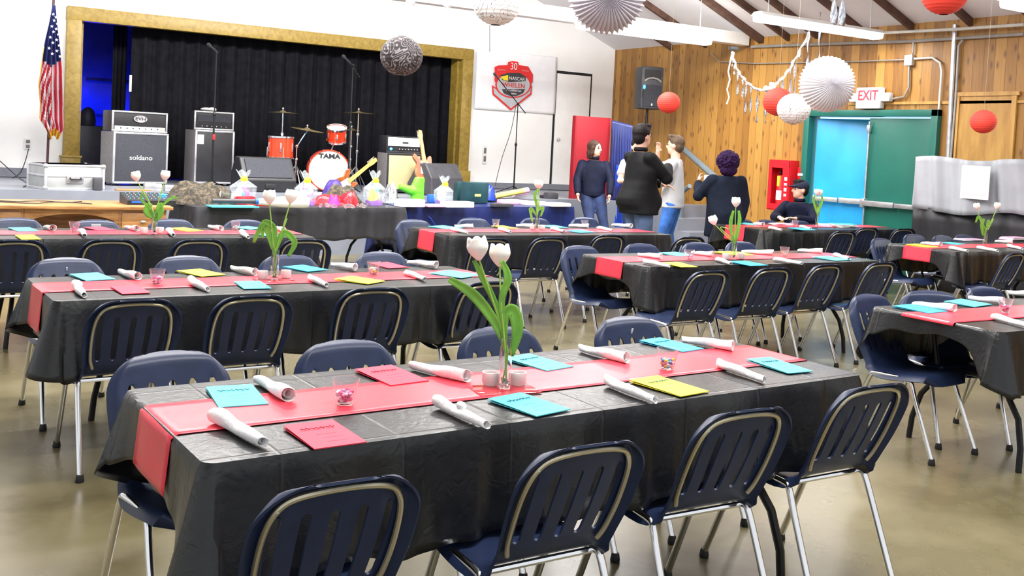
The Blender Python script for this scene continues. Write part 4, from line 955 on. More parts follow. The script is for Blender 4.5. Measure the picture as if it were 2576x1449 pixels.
def candle(px, py, key, which):
    c = onz(px, py, ZS+.008); t = empty('votive_candle', (c.x, c.y, ZS+.0085), 'frosted votive holder with white candle, %s of the vase on %s' % (which, TN[key]), 'candle', 0, 'votive candles beside the vases')
    MB().lathe([(.022, 0), (.028, .012), (.028, .042), (.025, .042), (.023, .01), (.001, .01)], n=24, cap=False).lathe([(.001, 0), (.022, 0)], n=24, cap=False).build('holder', 'candle_frost', t)
    MB().lathe([(.019, .01), (.019, .034), (.002, .035)], n=20).build('wax', 'white_plastic', t)
for q in ((1233, 968, 'T1', 'left'), (1302, 968, 'T1', 'right'), (660, 701, 'T2', 'left'), (719, 699, 'T2', 'right'), (362, 587, 'T0', 'left'), (402, 586, 'T0', 'right'), (1340, 577, 'T3', 'left'), (1364, 577, 'T3', 'right'), (1826, 652, 'T4', 'left'), (1863, 651, 'T4', 'right')): candle(*q)
for px, py, key in ((1268, 980, 'T1'), (690, 706, 'T2')):
    c = onz(px, py, ZS+.006); x, y = c.x, c.y
    tag(MB().box((x, y, ZS+.0065), (.21, .13, .0035), rz=-.15, bev=.001).build('glass_plate', 'glass'), 'thin clear glass plate under the vase on %s' % TN[key], 'plate')
# paper clutter on the two far right tables
def clutter(px, py, key, n, lab, w_=.22):
    c = onz(px, py, ZS); t = empty('paper_stack', (c.x, c.y, ZS+.006), lab, 'paper')
    for i in range(n): MB().box((random.uniform(-.03, .03), random.uniform(-.02, .02), .004+.008*i), (w_, .16, .007), rz=random.uniform(-.4, .4), bev=.001).build('sheet', random.choice(['white_paper', 'white_paper', 'foam_pink', 'menu_cyan']), t)
clutter(2120, 572, 'T5', 5, 'messy heap of white papers right of the tulips, capped person table', .3)
clutter(2085, 570, 'T5', 3, 'small heap of pink and white papers beside the tulip vase', .2)
clutter(1965, 566, 'T5', 2, 'white sheets lying in front of the seated person', .26)
clutter(2440, 606, 'T6', 2, 'white sheets left of the tulips on the far right table', .3)
clutter(2545, 604, 'T6', 4, 'pale sheets right of the tulips on the far right table', .3)
#@@PART2
# ---------------------------------------------------------------- hanging decorations
def hang(t, c, top_off):
    zz = zc(c.x)-c.z
    MB().tube([(0, 0, top_off), (0, 0, zz)], .0012, 4).build('hanging_string', 'string', t)
def lantern(px, py, rpx, dia, m_, label, ribs=14, nm='paper_lantern'):
    c = atd(px, py, dia/2*FPX/rpx); r = dia/2; t = empty(nm, c, label, 'paper lantern')
    prof = []
    n = ribs*4
    for i in range(n+1):
        a = pi*(.06+.88*i/n); rr = r*(1-.018*abs(sin(i/4*pi)))
        prof.append((rr*sin(a), -rr*.93*cos(a)))
    MB().lathe(prof, n=40, cap=False).build('paper_shade', m_, t, ang=60)
    MB().lathe([(r*.2, -r*.92), (r*.2, -r*.9)], n=20, cap=False).lathe([(r*.2, r*.9), (r*.2, r*.92)], n=20, cap=False).tube([(-r*.2, 0, r*.91), (r*.2, 0, r*.91)], .002, 5).build('wire_ring', 'black_metal', t)
    hang(t, c, r*.9); return t
lantern(1682, 258, 29, .25, 'lantern_red', 'small red paper lantern beside the wall loudspeaker')
lantern(2377, -16, 57, .36, 'lantern_red', 'large red paper lantern cut off by the top edge')
lantern(2474, 306, 32, .25, 'lantern_red', 'small red paper lantern in front of the plywood patch')
lantern(1957, 256, 38, .30, 'lantern_red', 'red paper lantern wrapped by silver streamers')
lantern(1250, 6, 62, .38, 'damask_white', 'white paper lantern with black scroll pattern at the top edge')
lantern(1010, 141, 54, .33, 'damask_black', 'dark scroll patterned paper lantern in front of the stage curtain')
lantern(1997, 274, 42, .30, 'damask_white', 'white scroll patterned lantern behind the red one')
def tissue(px, py, rpx, dia, m_, label, polev, np_=44):
    c = atd(px, py, dia/2*FPX/rpx); r = dia/2; t = empty('tissue_ball', c, label, 'tissue ball')
    q = V((0, 0, 1)).rotation_difference(V(polev).normalized()).to_matrix()
    vs = []; fs = []; n = np_*4; mm = 18
    for j in range(mm+1):
        a = pi*j/mm
        for k in range(n):
            ph = 2*pi*k/n; pl = abs((k % 4)-2)/2; rr = r*(1-.085*pl*(sin(a)**.5+.15))
            vs.append(q@V((rr*sin(a)*cos(ph), rr*sin(a)*sin(ph), rr*.92*cos(a)+.0*pl)))
    for j in range(mm):
        for k in range(n): fs.append((j*n+k, j*n+(k+1) % n, (j+1)*n+(k+1) % n, (j+1)*n+k))
    MB().add(vs, fs).build('pleated_tissue', m_, t, ang=25); hang(t, c, r*.85); return t
back = -_F
tissue(1527, -12, 99, .48, 'lantern_grey', 'big lilac white pleated tissue ball at the top edge', (back.x, back.y, back.z-.25))
tissue(2080, 212, 71, .40, 'lantern_white', 'round white pleated tissue ball hanging near the exit sign', (back.x, back.y, back.z-.1))
# streamer garland
gy = 9.6
gp = [onY(x, y, gy+.0) for x, y in ((1842, 130), (1850, 165), (1868, 195), (1895, 220), (1922, 226), (1950, 212), (1978, 185), (2005, 140), (2035, 85))]
t = empty('streamer_garland', gp[0], 'white twisted garland with dangling silver streamers beside the exit sign', 'garland'); o0 = gp[0]
P = catmull([tuple(p-o0) for p in gp], 6)
m = MB(); m.tube([(x+.012*sin(i*1.7), y+.012*cos(i*1.7), z) for i, (x, y, z) in enumerate(P)], [.016+.006*sin(i*2.1) for i in range(len(P))], 8)
m.tube([(0, 0, 0)]+[tuple(onY(x, y, gy)-o0) for x, y in ((1836, 160), (1832, 180), (1836, 200), (1829, 225), (1834, 245), (1828, 262))], .009, 6); m.build('twisted_ribbon', 'ribbon', t)
rnd = random.Random(5)
for (x, y0_, y1_, wd) in ((1843, 135, 168, .02), (1848, 165, 188, .025), (1857, 180, 240, .03), (1869, 200, 255, .03), (1877, 210, 285, .03), (1890, 218, 292, .03), (1906, 224, 308, .035), (1928, 228, 310, .035), (1950, 215, 305, .03), (1969, 190, 290, .035), (1990, 165, 255, .035), (2000, 150, 245, .03), (2013, 120, 150, .035), (2034, 75, 195, .045), (2064, 30, 155, .04)):
    a, b_ = onY(x, y0_, gy)-o0, onY(x-(y1_-y0_)*.03, y1_, gy)-o0; ph = rnd.uniform(0, 6)
    def f(u, v, a=a, b_=b_, ph=ph, wd=wd):
        p = a.lerp(b_, v); an = ph+v*5; return p+V((cos(an), sin(an), 0))*(u-.5)*wd
    MB().grid(f, 2, 18).build('streamer', 'streamer', t, mods=[('SOLIDIFY', dict(thickness=.001))], ang=80)
c = onY(1934, 218, gy-.02); t = empty('tissue_bow', c, 'bunched white tissue bow above the streamer wrapped red lantern', 'bow')
m = MB()
for i in range(9): m.ell((rnd.uniform(-.08, .09), rnd.uniform(-.03, .03), rnd.uniform(-.035, .035)), (.045, .03, .028), Matrix.Rotation(rnd.uniform(-1, 1), 3, 'Y'), 10, 7)
m.build('tissue_loops', 'lantern_white', t)
c = onY(1845, 122, gy); tag(MB().box(c, (.14, .05, .05), bev=.01).build('ceiling_hook', 'charcoal'), 'dark hook clamp where the garland starts under the beam', 'hook')
for (x, y0_, y1_, lb) in ((2098, -30, 62, 'left of two silver ribbons hanging over the strip light'), (2118, -30, 66, 'right of two silver ribbons hanging over the strip light')):
    a, b_ = atd(x, y0_, 7.2), atd(x, y1_, 7.2)
    tag(MB().grid(lambda u, v: a.lerp(b_, v)+V((cos(v*3), sin(v*3), 0))*(u-.5)*.05, 2, 16).build('hanging_ribbon', 'streamer', mods=[('SOLIDIFY', dict(thickness=.001))], ang=80), lb, 'ribbon')

# ---------------------------------------------------------------- gear on the platform
def P(px, py, Y): return onY(px, py, Y)
def wh(x0, y0, x1, y1, Y):
    a, b_, c, d = P(x0, y0, Y), P(x1, y0, Y), P(x0, y1, Y), P(x1, y1, Y)
    return (a.x+b_.x+c.x+d.x)/4, ((b_-a).length+(d-c).length)/2, (c.z+d.z)/2, (a.z+b_.z)/2
def amp(px0, px1, ytop, ymid, ybot, Y, label, cab, rz=.25, headm='black_plastic', trim='silver', cabg='grille'):
    cx, w_, z0, z1 = wh(px0, ytop, px1, ybot, Y); zm = P((px0+px1)/2, ymid, Y).z; dz = PH-z0; 
    hh = z1-zm; ch = zm-PH-.03
    t = empty('speaker_cabinet', (cx, Y+.2, PH), cab, 'speaker cabinet', rz)
    MB().box((0, 0, ch/2+.03), (w_, .38, ch), bev=.02).build('cabinet_box', 'tolex', t)
    MB().box((0, -.192, ch/2+.03), (w_-.06, .02, ch-.06), bev=.006).build('grille_cloth', cabg, t)
    f = MB()
    for sx in (-1, 1): f.box((sx*(w_/2-.018), -.198, ch/2+.03), (.026, .02, ch-.01), bev=.005)
    for zz in (.045, ch+.015): f.box((0, -.198, zz), (w_-.01, .02, .026), bev=.005)
    f.build('edge_trim', trim, t)
    for sx in (-1, 1):
        for sy in (-1, 1): MB().box((sx*(w_/2-.04), sy*.14, .015), (.05, .05, .03), bev=.01).build('rubber_foot', 'rubber', t)
    h = empty('amplifier_head', (cx, Y+.2, PH+ch+.03+.003), label, 'amplifier', rz)
    MB().box((0, 0, hh/2), (w_*1.0, .28, hh), bev=.015).build('head_box', headm, h)
    f = MB()
    for sx in (-1, 1): f.box((sx*(w_/2-.012), -.145, hh/2), (.022, .02, hh), bev=.005)
    for zz in (.012, hh-.012): f.box((0, -.145, zz), (w_, .02, .022), bev=.005)
    f.build('edge_trim', trim, h)
    return t, h, w_, ch, hh
t1, h1, w1, c1, hh1 = amp(270, 421, 281, 333, 453, 13.5, 'amplifier head with oval badge on the lettered grey cabinet', 'tall grey speaker cabinet with small white lettering, left on stage', rz=.22)
text('soldano', .085, 'white_plastic', (0, -.206, c1*.55), (pi/2, 0, 0), t1, sx=1.15)
MB().box((0, -.15, .045), (w1-.07, .012, .05), bev=.004).build('control_panel', 'white_plastic', h1)
for i in range(7): MB().ell((-w1*.35+i*w1*.11, -.162, .045), (.009, .009, .009), n=8, m=6).build('knob', 'black_plastic', h1)
MB().ell((w1*.40, -.165, .05), (.018, .01, .018)).build('red_light', 'led_red', h1); MB().ell((-w1*.22, -.165, .05), (.01, .01, .014)).build('green_light', 'led_green', h1)
m = MB(); m.lathe([(.001, 0), (.09, 0), (.09, .008), (.001, .008)], (0, -.148, hh1*.64), 28, Matrix.Rotation(pi/2, 3, 'X')); o = m.build('oval_badge', 'silver', h1)
for v in o.data.vertices: v.co.z = hh1*.64+(v.co.z-hh1*.64)*.5
text('EVH', .06, 'black_plastic', (0, -.158, hh1*.64), (pi/2, 0, 0), h1, sx=1.3)
t2, h2, w2, c2, hh2 = amp(484, 588, 281, 328, 460, 13.9, 'dark amplifier head with silver edges on the middle black cabinet', 'plain black speaker cabinet with a white sticker, middle of stage', rz=.1, cabg='black_plastic')
MB().box((-w2*.36, -.206, c2-.10), (.09, .004, .13), bev=.002).build('white_sticker', 'white_paper', t2)
for i in range(6): MB().ell((-w2*.3+i*w2*.12, -.15, .05), (.009, .009, .009), n=8, m=6).build('knob', 'silver', h2)
MB().box((0, -.143, hh2*.62), (w2-.1, .008, hh2*.35)).build('front_mesh', 'grille', h2)
c = V((h2.location.x+.02, h2.location.y, h2.location.z+hh2)); tag(MB().ell((c.x-.07, c.y, c.z+.028), (.09, .07, .026)).ell((c.x+.0, c.y, c.z+.03), (.06, .05, .03)).build('white_cloth', 'white_paper'), 'crumpled white cloth lying on top of the middle amplifier', 'cloth')
t3, h3, w3, c3, hh3 = amp(976, 1062, 344, 386, 467, 13.0, 'white and black amplifier head with cyan lamp on the tan cabinet', 'speaker cabinet with tan grille cloth and black edge', rz=-.05, trim='black_plastic', cabg='tan_grille')
MB().box((0, -.15, hh3*.66), (w3-.05, .012, hh3*.52), bev=.004).build('white_panel', 'white_plastic', h3)
MB().box((.02, -.158, hh3*.62), (.09, .006, .02)).build('dark_logo_plate', 'black_plastic', h3)
for i in range(7): MB().ell((-w3*.12+i*w3*.085, -.15, hh3*.22), (.011, .011, .011), n=8, m=6).build('knob', 'silver', h3)
MB().ell((-w3*.36, -.15, hh3*.22), (.02, .01, .02)).build('cyan_lamp', 'led_blue', h3)

# drum kit
def zrot(v): return V((0, 0, 1)).rotation_difference(V(v).normalized()).to_matrix()
kY = 13.0
c = P(828, 415, kY); kr = (P(828, 355, kY).z-P(828, 473, kY).z)/2; kr = .285; kc = V((c.x, kY, PH+kr+.012))
ax = V((-.30, -1, 0)).normalized(); t = empty('bass_drum', (kc.x, kc.y, PH), 'red bass drum with white front head lettered in black', 'drum')
lc = V((0, 0, kr+.012)); q = zrot(ax)
MB().lathe([(kr*.96, -.36), (kr*.96, 0)], lc, 40, q, cap=False).build('shell', 'drum_dark', t)
MB().lathe([(.001, -.004), (kr*.95, -.004)], lc, 40, q, cap=False).build('drum_head', 'drum_head', t)
MB().lathe([(kr*.94, -.03), (kr*1.0, -.03), (kr*1.0, .012), (kr*.95, .012), (kr*.94, -.006)], lc, 40, q, cap=False).build('hoop', 'drum_red', t)
MB().lathe([(kr*.94, -.37), (kr*1.0, -.37), (kr*1.0, -.33), (kr*.94, -.33)], lc, 40, q, cap=False).build('rear_hoop', 'drum_dark', t)
sd = V((ax.y, -ax.x, 0)).normalized(); sd = -sd if sd.x < 0 else sd
MB().lathe([(.001, 0), (.05, 0), (.05, .004), (.001, .004)], lc+sd*.12+V((0, 0, -.17)), 20, q).build('port_hole', 'black_plastic', t)
ang = math.atan2(sd.y, sd.x)
text('TAMA', .085, 'black_plastic', lc+ax*.002+V((0, 0, kr*.68)), (pi/2, 0, ang), t, sx=1.25, bold=.004)
for k in range(8):
    a = k*pi/4+.3; d = sd*cos(a)+V((0, 0, 1))*sin(a)
    MB().tube([lc+d*kr*1.0+ax*.01, lc+d*kr*1.0-ax*.35], .008, 6).build('tension_rod', 'chrome', t)
for s_ in (-1, 1): MB().tube([lc+sd*s_*kr*.8-ax*.08+V((0, 0, -kr*.5)), V((sd.x*s_*(kr+.08), sd.y*s_*(kr+.08)-.1, .01))], .008, 6).build('spur', 'chrome', t)
def drum(px, py, wpx, hpx, Y, label, tilt=(0, 0), m_='drum_red', legs=True, nm='drum'):
    c = P(px, py, Y); dep = (c-CAMP).dot(_F); r = wpx/2*dep/FPX; h = hpx*dep/FPX
    t = empty(nm, (c.x, c.y, PH if legs else c.z), label, 'drum'); cc = V((0, 0, c.z-PH if legs else 0)); q = zrot((tilt[0], tilt[1], 1))
    MB().lathe([(r*.96, -h/2), (r*.96, h/2)], cc, 30, q, cap=False).build('shell', m_, t)
    MB().lathe([(.001, h/2-.006), (r*.95, h/2-.006)], cc, 30, q, cap=False).lathe([(.001, -h/2+.006), (r*.95, -h/2+.006)], cc, 30, q, cap=False).build('drum_head', 'drum_head', t)
    for z in (-h/2, h/2): MB().lathe([(r*.95, z-.012), (r*1.02, z-.012), (r*1.02, z+.012), (r*.95, z+.012)], cc, 30, q, cap=False).build('hoop', 'chrome', t)
    for k in range(6): a = k*pi/3+.2; MB().box(cc+q@V((r*cos(a), r*sin(a), 0)), (.02, .02, h*.45), rz=a, bev=.006).build('lug', 'chrome', t)
    if legs:
        for k in range(3): a = k*2*pi/3+.4; MB().tube([cc+V((r*1.03*cos(a), r*1.03*sin(a), 0)), (r*1.05*cos(a), r*1.05*sin(a), .01)], .009, 6).build('leg', 'chrome', t)
    else: MB().tube([cc, cc+V((-.05, .05, -(c.z-PH-2*kr-.0)))], .012, 6).build('mount', 'chrome', t)
    return t
drum(706, 371, 66, 52, 13.3, 'red floor drum standing left of the bass drum')
drum(847, 338, 50, 34, 13.25, 'small red rack drum mounted above the bass drum', (-.15, -.35), legs=False)
def cym(px, py, rpx, Y, label, tilt=(0, 0), boom=None):
    c = P(px, py, Y); dep = (c-CAMP).dot(_F); r = rpx*dep/FPX; t = empty('cymbal_stand', (c.x, c.y, PH), label, 'cymbal'); z = c.z-PH; q = zrot((tilt[0], tilt[1], 1))
    MB().lathe([(.001, .028), (.03, .024), (.045, .010), (r, -.004), (r, -.006), (.04, .006), (.001, .022)], (0, 0, z), 36, q).build('cymbal', 'cymbal', t)
    b_ = V(boom) if boom else V((0, 0, 0))
    MB().tube([(0, 0, z+.07), (0, 0, z-.02), (b_.x, b_.y, z*.72), (b_.x, b_.y, z*.45)], .009, 8).tube([(b_.x, b_.y, z*.5), (b_.x, b_.y, .12)], .014, 8).ell((b_.x, b_.y, z*.72), (.025, .025, .03), n=10, m=6).ell((b_.x, b_.y, z*.5), (.022, .022, .03), n=10, m=6).ell((0, 0, z+.05), (.014, .014, .02), n=8, m=6).build('stand_pole', 'chrome', t)
    for k in range(3): a = k*2*pi/3+.5; MB().tube([(b_.x, b_.y, .35), (b_.x+.26*cos(a), b_.y+.26*sin(a), .01)], .008, 6).build('leg', 'chrome', t)
cym(712, 283, 37, 13.45, 'bronze cymbal on a tall stand above the red floor drum')
cym(773, 326, 42, 13.3, 'wide bronze cymbal hanging low behind the bass drum', (.1, -.1), (-.14, 0, 0))
cym(902, 284, 42, 13.6, 'bronze cymbal on the tall stand right of the drums')
cym(884, 327, 22, 13.75, 'pair of small bronze cymbals on the right rear stand')

# floor monitors
def monitor(px0, px1, ytop, ybot, Y, label, rz, m_='charcoal', front=1):
    cx, w_, z0, z1 = wh(px0, ytop, px1, ybot, Y); h = z1-PH; t = empty('floor_monitor', (cx, Y+.15, PH), label, 'loudspeaker', rz)
    prof = [(-.22, .0), (.22, 0), (.20, h*.55), (.08, h), (-.06, h), (-.24, h*.35)]
    MB().prism([(-w_/2, y, z) for y, z in prof], (w_, 0, 0)).build('cabinet_box', m_, t, smooth=False, mods=[('BEVEL', dict(width=.02, segments=3))])
    a = V((0, -.24, h*.35)); b_ = V((0, -.06, h)); n = V((0, -(b_.z-a.z), (b_.y-a.y))).normalized()
    g = MB(); g.prism([V((-w_*.42, 0, 0))+a.lerp(b_, .1)+n*.002, V((w_*.42, 0, 0))+a.lerp(b_, .1)+n*.002, V((w_*.42, 0, 0))+a.lerp(b_, .9)+n*.002, V((-w_*.42, 0, 0))+a.lerp(b_, .9)+n*.002], n*.012); g.build('grille', 'grille', t, smooth=False)
    MB().box((0, -.225 if front else .2, h*.18), (.14, .03, .06), bev=.008).build('handle', 'black_plastic', t)
    return t
monitor(602, 740, 396, 470, 12.75, 'wide black floor monitor in front of the drums', .1, 'black_plastic')
mo = monitor(1050, 1170, 412, 478, 12.75, 'wedge floor monitor with recessed handles at the right end of the stage', pi+.45, 'charcoal')
# microphone stands
def mic(px, ytop, Y, label, boom=None, base='tripod', mic_=True):
    b0 = P(px, 455, Y); c = P(px, ytop, Y); h = c.z-PH; t = empty('microphone_stand', (c.x, Y, PH), label, 'microphone stand')
    MB().tube([(0, 0, .02), (0, 0, h*.55)], .013, 8).tube([(0, 0, h*.5), (0, 0, h)], .008, 8).ell((0, 0, h*.55), (.022, .022, .035), n=10, m=6).build('pole', 'black_metal', t)
    if base == 'tripod':
        for k in range(3): a = k*2*pi/3+.5; MB().tube([(0, 0, .12), (.28*cos(a), .28*sin(a), .01)], .009, 6).build('leg', 'black_metal', t)
    else: MB().lathe([(.001, 0), (.13, 0), (.125, .02), (.02, .03)], n=28).build('round_base', 'black_metal', t)
    a = V((0, 0, h)); 
    if boom:
        e0 = P(*boom[0], Y)-V((c.x, Y, PH)); e1 = P(*boom[1], Y)-V((c.x, Y, PH)); MB().tube([e0, e1], .008, 8).ell(a, (.022, .022, .022), n=10, m=6).build('boom_arm', 'black_metal', t); a = e0
    m_ = MB(); q = zrot((-.8, -.4, .5)); m_.lathe([(.010, -.02), (.013, .1), (.022, .13), (.024, .15), (.018, .17), (.001, .176)], a, 14, q); m_.build('microphone', 'charcoal', t)
    return t
t = mic(545, 130, 12.9, 'thin microphone stand rising in front of the middle black cabinet')
MB().box((0, -.015, P(545, 345, 12.9).z-PH), (.03, .02, .07), bev=.004).build('red_tag', 'led_red' if 0 else 'alarm_red', t)
mic(888, 165, 12.85, 'tall chrome microphone stand beside the bass drum', ((880, 158), (905, 195)))
mic(1303, 262, 13.6, 'boom microphone stand in front of the race banner and white door', ((1255, 200), (1322, 285)))
# guitars
def guitar(base, tip, Y0, Y1, label, tilt=.0, s_=1.0, body=True):
    a, b_ = P(*base, Y0), P(*tip, Y1); d = (b_-a).normalized(); Ln = (b_-a).length
    t = empty('electric_guitar', (a.x, a.y, a.z), label, 'guitar'); n = V((0, -1, 0)); side = d.cross(n).normalized(); n = side.cross(d)
    if n.y > 0: n = -n
    def pt(x, y, z=0): return side*x+d*y+n*z
    if body:
        outline = [(-.10, -.20), (-.15, -.12), (-.135, -.02), (-.11, .05), (-.15, .13), (-.13, .19), (-.09, .16), (-.05, .10), (.05, .10), (.07, .14), (.12, .15), (.12, .06), (.10, .0), (.13, -.1), (.11, -.19), (.0, -.22)]
        MB().prism([pt(x*s_, y*s_, -.022) for x, y in [q_[:2] for q_ in catmull(outline+[outline[0]], 4)[:-1]]], n*.04).build('body', 'guitar_body', t, mods=[('BEVEL', dict(width=.008, segments=2))])
        MB().prism([pt(x*s_, y*s_, .019) for x, y in ((-.07, -.1), (.07, -.12), (.06, .06), (-.05, .08))], n*.004).build('pickguard', 'white_plastic', t, smooth=False)
    MB().prism([pt(-.026, .05, .015), pt(.026, .05, .015), pt(.021, Ln-.14, .015), pt(-.021, Ln-.14, .015)], n*.025).build('neck', 'guitar_neck', t, smooth=False)
    MB().prism([pt(-.02, Ln-.15, .012), pt(.02, Ln-.15, .012), pt(.035, Ln-.08, .012), pt(.03, Ln, .012), pt(-.015, Ln+.01, .012), pt(-.035, Ln-.06, .012)], n*.018).build('headstock', 'guitar_neck', t, smooth=False)
    for k in range(6): MB().ell(pt(-.04, Ln-.12+k*.022, .02), (.009, .009, .009), n=8, m=5).build('tuning_peg', 'chrome', t)
    return t
guitar((1067, 420), (1054, 330), 12.75, 12.95, 'sunburst electric guitar leaning on the tan speaker cabinet', s_=1.05)
guitar((868, 462), (944, 400), 12.5, 12.5, 'guitar with maple neck pointing up in front of the bass drum', s_=.9)
# flight case, mixer, desk
DK = dict(x0=.66, x1=2.42, y0=10.35, y1=11.15)
dk = empty('wooden_desk', (1.54, 10.75, 0), 'old wooden office desk with drawers below the flight case', 'desk')
MB().box((0, 0, .735), (1.86, .82, .035), bev=.008).build('desktop', 'desk_wood', dk)
for s_ in (-1, 1):
    MB().box((s_*.65, .02, .36), (.46, .72, .715), bev=.008).build('pedestal', 'desk_wood', dk)
    for k in range(3):
        d_ = MB().box((s_*.65, -.35, .60-.2*k), (.40, .022, .17), bev=.006).build('drawer', 'desk_wood', dk)
        MB().ell((s_*.65, -.37, .60-.2*k), (.03, .012, .012), n=10, m=6).build('drawer_handle', 'silver', d_)
ar = MB(); pts = [(-.42, .715), (.42, .715), (.42, .56)]+[(.42-.84*k/16, .56+.11*sin(pi*k/16)**.5) for k in range(17)]+[(-.42, .56)]
ar.prism([(x, -.345, z) for x, z in pts], (0, .02, 0)).build('arched_apron', 'desk_wood', dk, smooth=False)
MB().box((0, .33, .4), (.84, .02, .62)).build('modesty_panel', 'desk_wood', dk, smooth=False)
cx, w_, z0, z1 = wh(130, 432, 242, 482, 11.5)
fcx = P(165, 470, 12.65); fl = empty('flight_case', (P(168, 460, 12.6).x, 12.68, PH), 'silver flight case with black latches standing on the stage edge', 'case', .25)
cw, cd, chh = .66, .5, .29
MB().box((0, 0, chh/2), (cw, cd, chh), bev=.006).build('case_body', 'case_panel', fl)
for z in (.0, chh*.55, chh): MB().box((0, -.0, min(max(z, .012), chh-.012)), (cw+.012, cd+.012, .024), bev=.005).build('edge_rail', 'case_silver', fl)
for sx in (-1, 1):
    for sy in (-1, 1): MB().box((sx*cw/2, sy*cd/2, chh/2), (.03, .03, chh+.012), bev=.006).build('corner_rail', 'case_silver', fl)
    for sz in (0, 1): MB().ell((sx*cw/2, -cd/2, .02+sz*(chh-.04)), (.03, .03, .03), n=12, m=8).build('ball_corner', 'silver', fl)
MB().box((0, -cd/2-.008, chh*.45), (.19, .02, .11), bev=.006).build('handle_dish', 'silver', fl); MB().tube([(-.06, -cd/2-.02, chh*.48), (-.06, -cd/2-.045, chh*.42), (.06, -cd/2-.045, chh*.42), (.06, -cd/2-.02, chh*.48)], .010, 8).build('handle', 'black_plastic', fl)
c = onz(318, 495, .7525); mx = empty('mixing_desk', (c.x, 10.72, .7525), 'small black audio mixer with blue lights on the wooden desk', 'mixer', .05)
MB().prism([(-.24, -.16, 0), (-.24, .16, 0), (-.24, .16, .11), (-.24, -.16, .045)], (.48, 0, 0)).build('mixer_body', 'black_plastic', mx, smooth=False)
for i in range(10):
    for j in range(4): MB().ell((-.2+i*.042, -.10+j*.065, .062+j*.0135), (.007, .007, .009), n=6, m=4).build('knob', 'silver' if (i+j) % 3 else 'menu_blue', mx)
MB().box((.17, .05, .098), (.07, .05, .01), bev=.003).build('blue_display', 'led_blue', mx); MB().box((-.14, -.158, .03), (.12, .01, .02)).build('blue_strip', 'logo_blue', mx)
rnd = random.Random(3)
def cable(pts, label, r=.005, m_='black_plastic'):
    return tag(MB().tube([tuple(p) for p in catmull([tuple(q_) for q_ in pts], 6)], r, 6).build('cable', m_), label, 'cable')
cable([(.70+.13*k+.02*sin(k*2), 10.62+.09*sin(k*1.3), .76) for k in range(9)], 'black cable looping loosely across the left of the desk top')
cable([(.85+.12*k, 10.8+.07*cos(k*1.7), .76) for k in range(8)], 'second black cable lying behind the first on the desk top')
cable([P(0, 405, 14.9), P(45, 445, 14.6), P(70, 462, 13.4), (1.35, 12.7, PH+.01)], 'thin dark cord sagging from the left edge across the white wall', .006)
cable([(P(72, 374, 14.95)), P(62, 410, 14.93), P(48, 438, 14.9), P(20, 452, 14.8)], 'thin dark cord hanging from the wall outlet', .006)
cable([P(1298, 265, 13.6), P(1285, 330, 13.6), P(1262, 400, 13.4), P(1245, 468, 13.2)], 'thin cable falling beside the boom microphone stand', .005)
cable([P(1232, 62, 14.9), P(1232, 130, 14.93)], 'thin string from the white patterned lantern to the banner', .004)
for (px, py, Y, d, nm, mt, lb) in ((245, 478, 12.45, (.10, .1, .15), 'power_adapter', 'charcoal', 'dark power adapter box right of the flight case'), (376, 463, 12.5, (.13, .1, .1), 'metal_canister', 'silver', 'left small silver canister on the stage edge behind tulips'), (396, 465, 12.5, (.1, .1, .09), 'metal_canister', 'silver', 'middle small silver canister on the stage edge behind tulips'), (436, 466, 12.5, (.22, .1, .08), 'metal_canister', 'silver', 'right long silver canister on the stage edge'), (335, 476, 12.5, (.4, .12, .02), 'wood_scrap', 'desk_wood', 'thin reddish wooden strip on the stage edge behind the mixer'), (1375, 488, 12.5, (.2, .1, .05), 'cable_pile', 'black_plastic', 'small dark cable pile on the stage edge below the white door')):
    c = P(px, py, Y); z = PH+d[2]/2; tag(MB().box((c.x, Y, z), d, bev=.02).build(nm, mt), lb, nm.replace('_', ' '))
# camouflage coats heaped at the table end
def heap(cx, cy, z0, sx, sy, h, seed, name, m_, label, cat, seg=40, lump=.35):
    def f(u, v):
        a = u*2*pi; r = sin(v*pi/2)**.55
        x, y = r*cos(a), r*sin(a); nz_ = noise.noise(V((x*2.3+seed, y*2.3, seed*.7)))
        z = h*max(0, (1-r**2.6))*(1+lump*nz_*2)+.008
        return (cx+sx*x*(1+.18*noise.noise(V((x*3, y*3, seed)))), cy+sy*y, z0+max(0, z if v < .99 else .0))
    return tag(MB().grid(f, seg, 16).build(name, m_, ang=80), label, cat)
c = P(480, 500, 11.1)
heap(2.92, 11.02, .745, .44, .30, .20, 3, 'camouflage_coat', 'camo', 'heaped camouflage coat at the left end of the black cloth table', 'coat', lump=.3)
heap(4.55, 11.12, .745, .3, .15, .18, 9, 'camouflage_coat', 'camo', 'camouflage bundle behind the gift bags below the bass drum', 'coat', lump=.4)

# ---------------------------------------------------------------- the two prize tables
def prize(x, y, a, key, label, cloth_m, clabel, side, end, L_=2.44):
    t = empty('folding_table', (x, y, 0), label, 'table', a)
    MB().box((0, 0, TH-.018), (L_-.01, TW-.01, .03), bev=.01).build('tabletop', 'charcoal', t)
    for s in (-1, 1):
        X = s*(L_/2-.3)
        arch = [(X-.26, .0, .0), (X-.25, 0, .14), (X-.20, 0, .28), (X-.1, 0, .39), (X, 0, .42), (X+.1, 0, .39), (X+.20, 0, .28), (X+.25, 0, .14), (X+.26, 0, 0)] if key == 'B1' else [(X, -.33, 0), (X, -.3, .2), (X, -.15, .41), (X, .15, .41), (X, .3, .2), (X, .33, 0)]
        MB().tube(arch, .016, 8).tube([(X, 0, .4), (X, 0, TH-.03)], .014, 8).build('leg_frame', 'black_metal', t)
    c = make_cloth('tablecloth', side, end, 11+len(label), cloth_m, L_+.012); c.location = (x, y, ZS); c.rotation_euler.z = a; tag(c, clabel, 'tablecloth'); return t
